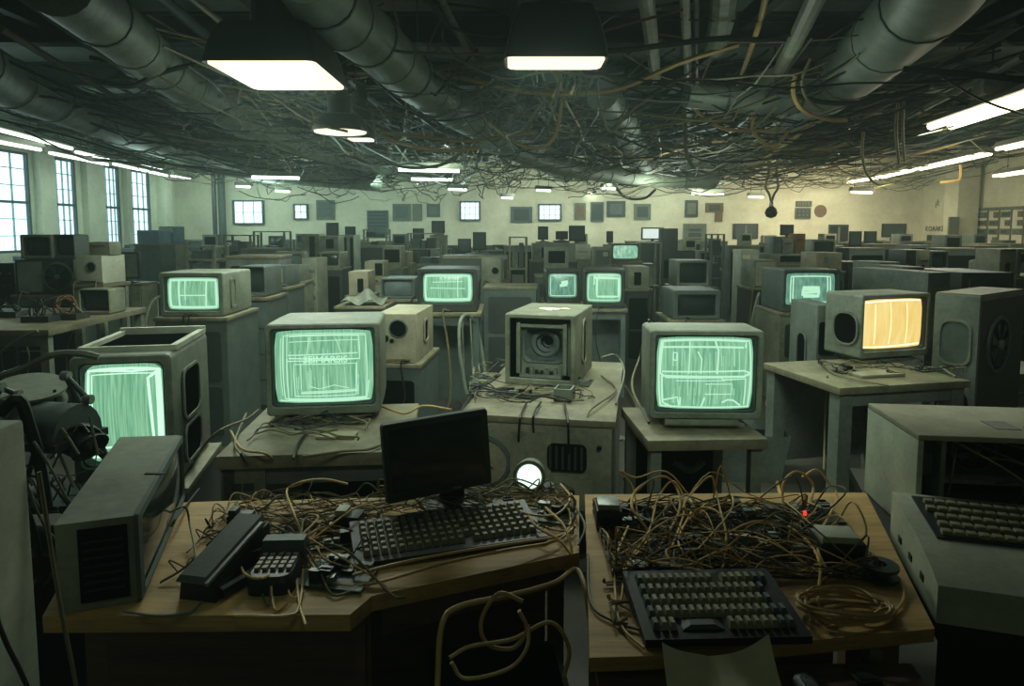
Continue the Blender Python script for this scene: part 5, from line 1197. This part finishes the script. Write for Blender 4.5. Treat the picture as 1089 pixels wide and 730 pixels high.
# long work table at the left with frames on it, hooped chairs
c, rz, w = edge(-60, 352, 46, 352, 1.0)
t = table('work_table', 'long dark-framed table at the left edge, covered in wire scraps', (-4.25, 4.95, 0), .05, 1.5, 1.5, 1.0, TOP, GREY, .05, .06, True, back=False); reg((-4.25, 4.95), .05, 1.5, 1.5)
for k, (x0, y0, x1, y1) in enumerate(((20, 318, 48, 344), (52, 316, 78, 340), (-8, 325, 14, 345))):
    a = atY(x0, y1, 5.35+.15*k); b = atY(x1, y0, 5.35+.15*k); a.z = 1.002
    t = thing('wire_frame', ('bent dark wire frame on the long left table', 'twisted pale wire frame on the long left table', 'small wire frame at the edge of the long left table')[k], 'frame', a)
    w_, h_ = b.x-a.x, b.z-a.z
    for q in range(4):
        MB().tube([(random.uniform(0, w_), random.uniform(0, .2), .01), (random.uniform(0, w_), random.uniform(0, .1), h_*.6), (random.uniform(0, w_), random.uniform(0, .2), h_), (random.uniform(0, w_), .1, h_*.4), (w_*(q/3), .15, .01)], .007, 6).build('bent_wire', RUST if k == 1 else DARK, t)
    MB().box(0, w_, .02, .2, 0, .05).build('frame_base', DARK, t)
def chair(loc, rz, label):
    t = thing('hoop_chair', label, 'chair', loc, rz)
    MB().tube([(-.2, .2, .42), (-.21, .25, .75), (-.13, .29, .98), (0, .3, 1.04), (.13, .29, .98), (.21, .25, .75), (.2, .2, .42)], .014, 8).build('back_hoop', GREY, t)
    MB().loft([[(x, y, z) for x, y in rr(.42*s, .42*s, .08)] for s, z in ((.96, .40), (1, .42), (.98, .44))]).build('seat', DARK, t)
    for x in (-.17, .17):
        for y in (-.17, .17): MB().tube([(x, y, .4), (x*1.15, y*1.15, 0)], .012, 8, 0).build('leg', GREY, t)
    MB().tube([(-.09, .27, .45), (-.08, .29, 1.0)], .008, 6, 0).build('spindle', GREY, t); MB().tube([(.09, .27, .45), (.08, .29, 1.0)], .008, 6, 0).build('spindle', GREY, t)
for px, Y, rz, lb in ((184, 7.0, .6, 'dark hoop-backed chair behind the column-line monitor, nearer the windows'), (196, 8.3, -.4, 'dark hoop-backed chair close behind the column-line monitor'), (530, 5.45, 1.2, 'hoop-backed chair left of the gutted monitor'), (475, 6.9, .3, 'hoop-backed chair behind the bright green monitor'), (775, 7.6, -2, 'hoop-backed chair in the right aisle')):
    q = atY(px, 400, Y); o = obb((q.x, Y-.25), rz, .45, .5)
    chair((q.x, Y, 0), rz, lb); FOOT.append(o)
# floor scraps: tan cables along the aisles
for k, (pts, lb, mt) in enumerate((([(640, 370), (655, 395), (680, 440), (672, 500)], 'cable lying along the aisle right of the equipment cabinet', OLIVE), ([(820, 420), (838, 450), (826, 500), (835, 545)], 'tan cable lying on the floor of the right aisle', TAN), ([(835, 400), (815, 430), (850, 470)], 'tan cable crossing the right aisle floor', TAN),
       ([(480, 380), (470, 410), (492, 430), (476, 470)], 'olive cable on the floor left of the equipment cabinet', OLIVE), ([(250, 400), (236, 440), (215, 480)], 'olive cable on the floor left of the laminate table', OLIVE), ([(668, 420), (683, 460), (664, 510)], 'black cable on the floor beside the small grey table', BLKC), ([(645, 330), (655, 350), (690, 375)], 'olive cable far along the aisle floor', OLIVE))):
    cable([atZ(x, y, .012) for x, y in pts], .012, lb, mt)
for k in range(60):
    Y = random.uniform(3.2, 12); x = random.uniform(-.3, .55)*Y
    o = obb((x, Y), 0, .12, .12)
    if not free(o): continue
    t = MB().poly([(random.uniform(.03, .09)*math.cos(i), random.uniform(.03, .09)*math.sin(i)) for i in range(6)], 0, random.uniform(.01, .05)).build('floor_scrap', random.choice((DARK, TOP, RUST, SLATE)))
    t.location = (x, Y, .001); tag(t, 'small scrap of debris lying on the concrete aisle floor', 'scrap', 'floor scraps')
# ------------------------------------------------------------------ far rows of benches, filled out with older machines
random.seed(33)
PROTO = {}
def make_proto(kind, v):
    m = random.choice((GREY, BEIGE, SLATE, SLATE, DARK, TEAL)); L = (0, 0, 0)
    if kind == 'crt': return monitor('tube_monitor', 'x', 'monitor', L, 0, .5, .43, .45, m, DARK, (GLASS, GLASS, PNLB, GLASS)[v], .05, .06, .85)
    if kind == 'box':
        t = case('equipment_case', 'x', 'case', L, 0, .42, .5, .5, m)
        MB().loft([ring(.3, .22, .02, -.005, 0, .33), ring(.3, .22, .02, .001, 0, .33)]).build('window', VOIDSHADE, t); MB().box(-.15, .15, -.008, 0, .08, .11).build('slot', DARK, t); return t
    if kind == 'tower':
        t = case('computer_tower', 'x', 'computer', L, 0, .22, .6, .5, m)
        for k in range(2): MB().box(-.08, .08, -.006, 0, .45-.1*k, .51-.1*k).build('drive_bay', DARK, t)
        return t
    if kind == 'flat':
        t = thing('flat_screen', 'x', 'monitor', L, 0); MB().box(-.27, .27, 0, .05, .08, .5).build('frame', BLACK, t); MB().box(-.24, .24, -.004, 0, .11, .47).build('screen', PNLD, t); MB().box(-.12, .12, -.05, .1, 0, .02).box(-.03, .03, .01, .04, .02, .08).build('foot', DARK, t); return t
    if kind == 'table': return table('work_table', 'x', L, 0, 1.5, .75, (.78, .95, 1.1, .86)[v], TOP, SLATE, .04, .05, True, back=True)
    if kind == 'cab': return cabinet('cabinet', 'x', L, 0, .6, .55, (1.0, 1.25, 1.45, 1.1)[v], m, v)
ADJ = {'crt': 'blank box monitor', 'box': 'boxy equipment case', 'tower': 'upright computer tower', 'flat': 'dark flat panel', 'table': 'bench table', 'cab': 'tall cabinet'}
def far(kind, x, y, z, rz, where):
    v = random.randrange(4)
    if (kind, v) not in PROTO: PROTO[kind, v] = make_proto(kind, v); o = PROTO[kind, v]; o.location = (x, y, z); o.rotation_euler.z = rz
    else: o = dup(PROTO[kind, v], (x, y, z), rz, 'x')
    o['label'] = f'{ADJ[kind]} in the crowded {where}'; o['group'] = f'{ADJ[kind]}s, {where}'
    return o, v
for row, (Y, nm) in enumerate(((7.6, 'first open row'), (9.3, 'second row'), (11.2, 'third row'), (13.0, 'fourth row'), (14.8, 'fifth row'), (16.6, 'sixth row'), (18.4, 'seventh row'), (20.2, 'row against the far wall'))):
    x = -.72*Y
    while x < .76*Y:
        xx = x+random.uniform(0, .25); yy = Y+random.uniform(-.15, .25); rz = random.uniform(-.06, .06)
        if -10.2 < xx < 12.0 and not (xx > 11.5 and yy > 18) and abs(xx-.2*Y) > .9:
            side = 'by the windows' if xx < -.38*Y else 'left of centre' if xx < -.05*Y else 'beside the aisle' if xx < .4*Y else 'on the warm side'
            where = f'{nm} {side}'
            if random.random() < .7 and free(obb((xx, yy-.05), rz, 1.56, .9)):
                t, v = far('table', xx, yy, 0, rz, where); FOOT.append(obb((xx, yy-.05), rz, 1.56, .9)); h = (.78, .95, 1.1, .86)[v]+.002
                for k in range(3):
                    if random.random() < .9:
                        kd = random.choice(('crt', 'crt', 'box', 'tower', 'flat', 'crt', 'flat')); px = xx-.49+.49*k+random.uniform(-.02, .02)
                        o, v2 = far(kd, px, yy+random.uniform(.1, .16), h, random.uniform(-.04, .04) if kd != 'flat' else 0, where); o.scale = (.86, .86, .86)
                x += 1.75; continue
            for q in range(2):
                xq = xx+.72*q
                if free(obb((xq, yy-.05), rz, .66, .7)):
                    t, v = far('cab', xq, yy, 0, rz, where); FOOT.append(obb((xq, yy-.05), rz, .66, .7))
                    if random.random() < .5 and v != 2:
                        o, v2 = far(random.choice(('crt', 'box')), xq, yy+.05, (1.0, 1.25, 1.45, 1.1)[v]+.002, rz, where); o.scale = (.8, .8, .8)
                x += .4
        x += .75
# ------------------------------------------------------------------ cables on and around the front desks
random.seed(8)
def fc(pts, lb, mt=TAN, r=.0042, grp=None):
    P_ = []
    for x, y, k in pts: P_.append(atZ(x, y, ZD+.008) if k == 'd' else (atZ(x, y, ZD+k) if k < 1 else atY(x, y, k)))
    return cable(P_, r*.78, lb, TANB if mt is TAN else mt, grp, 6, 'cable', 7)
d = 'd'
for pts, lb, mt, r in (
    ([(668, 600, d), (690, 570, .03), (672, 540, .1), (678, 520, 2.3), (705, 507, 2.3), (720, 520, 2.3), (722, 545, .05), (700, 585, d)], 'tan cable rising in a high arch at the left of the cable-strewn desk', TAN, .0055),
    ([(660, 640, d), (668, 600, .02), (690, 565, .05), (700, 530, 2.28), (716, 512, 2.3), (728, 540, .06), (708, 600, d)], 'second tan cable doubling the high arch', TAN, .0045),
    ([(745, 556, .02), (727, 540, .1), (740, 520, 2.3), (756, 507, 2.32), (762, 525, 2.3), (772, 565, .02), (790, 605, d)], 'tan cable forming a narrow peaked loop over the back edge', TAN, .0045),
    ([(735, 545, .05), (722, 580, .03), (760, 612, .01), (772, 585, .03), (768, 550, .08), (748, 540, .08), (735, 548, .05)], 'tan ring of cable below the peaked loop', TAN, .005),
    ([(833, 540, .01), (833, 515, 2.36), (845, 502, 2.38), (858, 507, 2.38), (865, 522, 2.4), (850, 560, .01)], 'orange-tan cable arch near the far corner of the cable-strewn desk', TAN, .006),
    ([(853, 508, 2.38), (868, 500, 2.4), (880, 512, 2.42), (890, 530, .02), (870, 575, .05), (880, 610, .01)], 'second arch beside the orange-tan one', TAN, .0055),
    ([(812, 580, .02), (815, 555, .08), (828, 545, .1), (842, 552, .08), (838, 580, .02)], 'small dull loop in the middle of the right tangle', OLIVE, .005),
    ([(838, 560, .05), (858, 575, .04), (872, 600, .03), (870, 640, .01), (878, 662, d), (900, 655, d)], 'tan cable curving down around the end of the dark keyboard', TAN, .0055),
    ([(870, 620, .01), (895, 605, .02), (925, 600, .01), (955, 612, d), (960, 640, d), (930, 662, d), (885, 650, d)], 'big tan loop at the right end of the cable-strewn desk', TAN, .005),
    ([(668, 560, .04), (655, 595, .02), (655, 640, d), (662, 668, d), (685, 690, d)], 'tan cable falling down the left side of the dark keyboard', TAN, .005),
    ([(625, 590, d), (628, 640, d), (650, 660, d), (680, 670, d)], 'olive cable along the left edge of the cable-strewn desk', OLIVE, .005),
    # left desk
    ([(325, 665, 1.6), (318, 640, .006), (315, 600, .02), (320, 570, .04), (312, 545, .08), (305, 522, 2.35), (320, 513, 2.35), (345, 510, 2.38), (370, 515, 2.38)], 'tan cable arching from the big wire bundle to the laminate table', TAN, .005),
    ([(319, 577, .04), (340, 560, .03), (355, 548, .03), (372, 545, .03), (392, 552, .02), (405, 540, .02)], 'tan cable fanning right from the big wire bundle', TAN, .004),
    ([(319, 577, .04), (300, 600, .02), (280, 615, .06), (262, 612, .06), (255, 600, .03)], 'tan cable from the wire bundle round the push-button telephone', TAN, .0045),
    ([(319, 577, .04), (335, 605, .01), (360, 622, .008), (400, 620, .01), (470, 600, .035), (540, 585, .035), (590, 576, .02), (612, 560, .02)], 'long tan cable running along the front of the long keyboard', TAN, .006),
    ([(375, 612, .02), (430, 598, .05), (500, 585, .05), (560, 576, .05), (600, 568, .02), (606, 545, .03), (590, 530, .05)], 'second tan cable lying against the long keyboard', TAN, .0055),
    ([(319, 577, .04), (322, 610, .01), (318, 645, .008), (305, 655, d), (250, 655, d)], 'tan cable dropping straight toward the desk front', TAN, .005),
    ([(180, 545, .1), (197, 540, .1), (202, 560, .05), (207, 590, .06), (195, 605, .03), (170, 620, .008)], 'thin pale cable looping over the dark telephone', OLIVE, .0045),
    ([(130, 650, d), (165, 655, d), (200, 652, d), (215, 640, d)], 'grey cable along the front of the dark telephone', GRYC, .0045),
    ([(212, 520, 2.6), (190, 548, .04), (182, 560, .03)], 'black cable behind the dark telephone', BLKC, .005),
    ([(370, 530, d), (385, 545, .01), (395, 560, .01), (405, 548, .02), (390, 530, .03), (410, 522, .05)], 'coiled olive cable left of the flat monitor foot', OLIVE, .005),
    ([(580, 540, .03), (600, 560, .05), (608, 590, .004), (595, 575, .03), (570, 560, .04), (560, 545, .05)], 'tan cable twisted at the right end of the long keyboard', TAN, .0055),
    ([(545, 530, .01), (555, 545, .05), (590, 548, .04), (606, 530, .05), (596, 515, 2.4)], 'tan cable curled round the small glowing lamp', TAN, .005),
    ([(600, 525, .01), (612, 540, .03), (622, 560, .03), (615, 580, .01)], 'olive cable crossing the gap between the desks', OLIVE, .005)):
    fc(pts, lb, mt, r)
for pts, lb, r in (([(465, 730, 1.55), (470, 665, 1.6), (490, 645, 1.65), (545, 633, 1.75), (590, 620, 1.85), (612, 606, 1.95), (622, 625, 1.85), (628, 665, 1.75), (640, 690, 1.6)], 'thick tan cable hanging in a wide bow under the step of the desks', .0075),
    ([(556, 640, 1.6), (530, 632, 1.6), (512, 660, 1.6), (518, 685, 1.6), (545, 690, 1.6), (560, 670, 1.6), (552, 650, 1.6)], 'tan ring of cable hanging before the open black case', .0055),
    ([(478, 700, 1.55), (500, 688, 1.58), (545, 680, 1.6), (585, 662, 1.6), (605, 690, 1.6), (600, 720, 1.58)], 'tan cable drooping across the open black case', .0055),
    ([(480, 705, 1.5), (495, 722, 1.5), (540, 712, 1.52), (560, 690, 1.55), (562, 665, 1.6)], 'lower tan cable curling in the open black case', .005)):
    cable([atY(*p) for p in pts], r, lb, TAN, None, 7, 'cable', 8)
hub = atZ(319, 577, ZD+.05)
for k in range(22):
    q = atZ(random.uniform(245, 425), random.uniform(538, 648), ZD+.008); n_ = (hub+q)/2+Vector((random.uniform(-.05, .05), random.uniform(-.05, .05), random.uniform(.0, .05))); e_ = q+Vector((random.uniform(-.08, .08), random.uniform(-.05, .06), 0)); e_.y = max(e_.y, 1.7)
    cable([hub+Vector((random.uniform(-.012, .012), random.uniform(-.012, .012), random.uniform(-.015, .02))), n_, q, e_], random.uniform(.0026, .0038), 'tan cable radiating from the knot of the left wire bundle', TANB if k % 3 else OLIVE, 'cables of the left knot', 5, 'cable', 6)
for k in range(40):
    a = atY(random.uniform(0, 112), random.uniform(425, 560), random.uniform(2.5, 2.72)); a.z = max(min(a.z, .95), .64); d_ = Vector((random.uniform(-.2, .2), random.uniform(-.05, .05), random.uniform(-.15, .15)))
    cable([a, a+d_*.5+Vector((0, 0, random.uniform(-.06, .1))), a+d_], random.uniform(.002, .006), 'bare rod or wire in the clutter of lamp arms at the left edge', random.choice((DARK, GREY, GRYC, OLIVE)), 'rods among the lamp arms', 5, 'loose_rod', 5)
# coil of cable on the right end of the desk: one cable wound many times
p = atZ(905, 655, ZD); P_ = []
for k in range(96):
    a = 2*PI*k/16; rr_ = .085+.018*math.sin(k*.37)+.012*math.sin(k*1.3); P_.append((p.x+rr_*1.25*math.cos(a), p.y+rr_*.8*math.sin(a), ZD+.008+.0004*k))
cable(P_, .0045, 'tan cable wound in a flat coil at the right end of the desk', TAN, None, 6, 'coiled_cable', 2)
# tangle of the right desk: loops one can still follow, then the mat of fine wire
def loop_pts(xr, yr, n, zmax, step=.16):
    x, y = random.uniform(*xr), random.uniform(*yr); a = random.uniform(0, 2*PI); out = []
    for k in range(n):
        z = ZD+.01+ (random.random()**1.6)*zmax*(1 if 0 < k < n-1 else .05); out.append(Vector((x, y, z)))
        a += random.uniform(-.5, 1.0); x += step*math.cos(a); y += step*.7*math.sin(a); x = min(max(x, xr[0]), xr[1]); y = min(max(y, yr[0]), yr[1])
    return out
RZ = ((.30, 1.04), (1.84, 2.29))
for k in range(64):
    zx = .17 if k % 3 == 0 else .06
    cable(loop_pts(*RZ, random.randint(4, 7), zx, .2), random.uniform(.0018, .0034), 'thin tan cable looping in the tangle behind the dark keyboard' if k % 5 < 3 else 'thin olive cable looping in the tangle behind the dark keyboard', TANB if k % 5 < 3 else OLIVE, 'tan loops behind the dark keyboard' if k % 5 < 3 else 'olive loops behind the dark keyboard', 5, 'cable', 5)
LZ = ((-1.0, -.45), (1.86, 2.4))
for k in range(32): cable(loop_pts(*LZ, random.randint(4, 7), .07, .12), random.uniform(.0018, .0032), 'thin cable in the wire bundle left of the long keyboard', random.choice((TAN, OLIVE, BLKC)), 'wires of the left bundle', 5, 'cable', 5)
CZ = ((-.5, .22), (2.28, 2.44))
for k in range(34): cable(loop_pts(*CZ, random.randint(4, 7), .06, .12), random.uniform(.002, .0034), 'thin cable strewn behind the long keyboard', random.choice((TAN, OLIVE, OLIVE)), 'wires behind the long keyboard', 5, 'cable', 5)
SZ = ((.26, .5), (1.6, 1.8))
for k in range(14): cable(loop_pts(*SZ, 5, .02, .08), .0035, 'thin cable scattered left of the dark keyboard', random.choice((TAN, OLIVE)), 'wires left of the dark keyboard', 5, 'cable', 5)
KZ = ((1.2, 1.7), (1.95, 2.2))
for xr, yr, n, mt, lb in (((.29, 1.07), (1.82, 2.29), 190, BLKC, 'mat of countless fine dark wires covering the right desk'), ((.29, 1.07), (1.82, 2.29), 150, OLIVE, 'mat of countless fine olive wires covering the right desk'), ((-1.0, .2), (2.1, 2.4), 120, OLIVE, 'litter of countless fine wires along the back of the stepped desk')):
    m = MB()
    for k in range(n): m.tube(loop_pts(xr, yr, 5, .035, .1), random.uniform(.0012, .0024), 4, 3)
    o = m.build('wire_mat', mt); tag(o, lb, 'wires', None, 'stuff')
# wires on the middle tables
def tw(pts, z, r, lb, mt=OLIVE): return cable([atZ(x, y, z+h_) for x, y, h_ in pts], r, lb, mt, None, 6, 'cable', 6)
for pts, z, lb, mt in (([(200, 500, -.3), (228, 462, .02), (262, 446, .01), (275, 436, .01)], .785, 'olive cables drawn over the corner of the laminate table', OLIVE), ([(262, 440, .01), (250, 470, .01), (258, 486, .015), (272, 510, -.3)], .785, 'olive cable hanging off the front of the laminate table', OLIVE), ([(245, 458, .01), (258, 478, .01), (285, 484, .012), (300, 505, -.2), (308, 520, -.3)], .785, 'tan cable falling from the laminate table to the wires', TAN), ([(330, 455, .01), (318, 470, .01), (312, 488, .01)], .785, 'black cable before the large green monitor', BLKC),
       ([(412, 470, .01), (392, 478, .01), (365, 480, .01), (322, 486, .012)], .785, 'olive cable along the front edge of the laminate table', OLIVE), ([(405, 432, .01), (430, 440, .03), (450, 432, .06), (480, 436, .03)], .80, 'tan cable arching behind the flat monitor', TAN), ([(560, 428, .01), (553, 445, .012), (552, 480, -.2), (558, 495, -.25)], .805, 'black cable hanging down the front of the equipment cabinet', BLKC), ([(575, 428, .01), (567, 443, .012), (570, 478, -.2), (577, 498, -.3)], .805, 'second black cable hanging down the equipment cabinet', BLKC),
       ([(600, 428, .01), (604, 450, .01), (605, 500, -.3)], .805, 'thin black cable down the middle of the equipment cabinet', BLKC), ([(640, 400, .01), (655, 415, .01), (625, 440, .01), (632, 470, -.15)], .805, 'olive cable looping over the right end of the equipment cabinet', OLIVE), ([(640, 380, .2), (655, 378, .1), (664, 395, .02), (655, 430, .01)], .805, 'grey hose arching beside the gutted monitor', GRYC), ([(490, 438, .01), (515, 400, .01), (530, 385, .01)], .805, 'black cable along the left edge of the equipment cabinet', BLKC),
       ([(872, 385, .01), (888, 398, .01), (915, 405, .01), (945, 410, .01)], .825, 'olive cable around the amber monitor', OLIVE), ([(880, 400, .01), (878, 440, -.3), (876, 500, -.5)], .825, 'thin cable hanging from the leggy table corner', OLIVE), ([(1000, 390, .01), (1015, 400, .01), (1035, 408, -.1), (1045, 405, -.1)], .825, 'grey hose hooked on the right end of the leggy table', GRYC),
       ([(690, 450, .3), (672, 410, .25), (680, 380, .2), (690, 340, .5)], .75, 'tan cable climbing the left of the split-line green monitor', OLIVE)):
    tw(pts, z, .006, lb, mt)
for k in range(70):
    zone_ = random.choice((((-.2, .45), (3.55, 3.85), .81, 'on the equipment cabinet'), ((-1.2, -.7), (2.95, 3.5), .79, 'on the laminate table'), ((2.1, 2.9), (4.2, 4.5), .83, 'on the leggy table'), ((-.25, -.02), (3.7, 4.8), .81, 'on the equipment cabinet')))
    pts = loop_pts(zone_[0], zone_[1], 5, .04, .12)
    for q in pts: q.z += zone_[2]-ZD
    cable(pts, random.uniform(.0028, .005), f'thin loose cable {zone_[3]}', random.choice((OLIVE, BLKC)), f'loose cables {zone_[3]}', 5)
# ------------------------------------------------------------------ light
w = bpy.data.worlds.new('world'); bpy.context.scene.world = w; w.use_nodes = True
w.node_tree.nodes['Background'].inputs[0].default_value = (.5, .62, .58, 1); w.node_tree.nodes['Background'].inputs[1].default_value = .4
def plight(x, y, z, e, col, r=.5):
    l = bpy.data.lights.new('source_or_fill_light', 'POINT'); l.energy = e; l.color = col; l.shadow_soft_size = r
    o = bpy.data.objects.new('source_or_fill_light', l); C.objects.link(o); o.location = (x, y, z); return o
def alight(x, y, z, sx, sy, e, col, rx=0, ry=0, rz=0):
    l = bpy.data.lights.new('source_or_fill_light', 'AREA'); l.shape = 'RECTANGLE'; l.size = sx; l.size_y = sy; l.energy = e; l.color = col
    o = bpy.data.objects.new('source_or_fill_light', l); C.objects.link(o); o.location = (x, y, z); o.rotation_euler = (rx, ry, rz); return o
COOL = (.68, 1.0, .88); WARM = (1.0, .94, .66); NEUT = (.84, 1.0, .82)
K = .40
for x, y, e, c in ((-7.5, 8.5, 90, COOL), (-7, 13, 130, COOL), (-6.5, 18, 230, COOL), (-2.6, 7.4, 50, NEUT), (-2, 11.5, 110, COOL), (-1.5, 16, 190, COOL), (2.6, 7.4, 55, NEUT), (3, 11.5, 120, NEUT), (3.5, 16.5, 250, NEUT), (8, 8.5, 80, NEUT), (8, 13, 150, WARM), (9, 18, 380, WARM)):
    plight(x, y, 2.7, e*K, c, .45)  # unseen mid-air fill points added for ambient light, no fixtures there
# the lamps one sees: light leaves their diffusers
alight(-1.90, 5.5, 2.96, .8, 1.0, 62, NEUT); alight(.34, 5.4, 3.04, .76, .4, 48, NEUT)
q = atY(362, 141, 7.6); alight(q.x, 7.6, q.z-.03, .5, .5, 24, NEUT)
for x, y, z, L, c, e in ((-9.6, 13.5, 3.3, 8, COOL, 60), (6.2, 9, 3.2, 2.4, NEUT, 45), (10.2, 15.5, 3.2, 4, WARM, 60), (-1.2, 12, 3.25, 1.4, NEUT, 22), (2.6, 19.5, 3.0, 5, NEUT, 30)): alight(x, y, z, .2, L, e, c)
for x, y, sx, e in ((1.3, 4.1, 2.8, 25), (-1.5, 4.0, 2.2, 17)):                                    # unseen fill added over the front tables, narrowed so light fades toward the desk
    o = alight(x, y, 4.0, sx, .4, e, NEUT); o.data.spread = math.radians(76)
o = alight(.2, .1, 3.7, 3.4, .5, 20, NEUT, math.radians(63)); o.data.spread = math.radians(50)          # added frontal fill, unseen source, aimed at the machine fronts
o = alight(-.3, .5, 3.6, .8, .3, 2.2, COOL, math.radians(8), 0, math.radians(66)); o.data.spread = math.radians(40)    # small added fill brightening the tall pale cabinet
alight(.3, -2.6, 3.6, 5, 1.2, 2.2, COOL, math.radians(50))                                 # weak fill added behind the camera, no fixture built
for x, e, c in ((-8.5, 50, COOL), (-4, 50, COOL), (.5, 52, NEUT), (5, 66, NEUT), (9.5, 90, WARM)):   # added wash lights, without fixtures, to brighten the far wall
    alight(x, 19.6, 3.2, 3, .3, e, c, math.radians(62), 0, 0)
alight(-10.6, 12, 2.4, 9, 2, 120, (.8, .98, 1), 0, -PI/2)                                  # daylight of the left windows
# dusty haze in the air of the whole room
nt = w.node_tree; vs = nt.nodes.new('ShaderNodeVolumeScatter'); vs.inputs['Color'].default_value = (.70, .90, .82, 1); vs.inputs['Density'].default_value = .0062; vs.inputs['Anisotropy'].default_value = .2
nt.links.new(vs.outputs[0], [n for n in nt.nodes if n.type == 'OUTPUT_WORLD'][0].inputs['Volume'])
sc = bpy.context.scene
sc.view_settings.view_transform = 'Standard'; sc.view_settings.look = 'None'; sc.view_settings.exposure = 0; sc.view_settings.gamma = 1
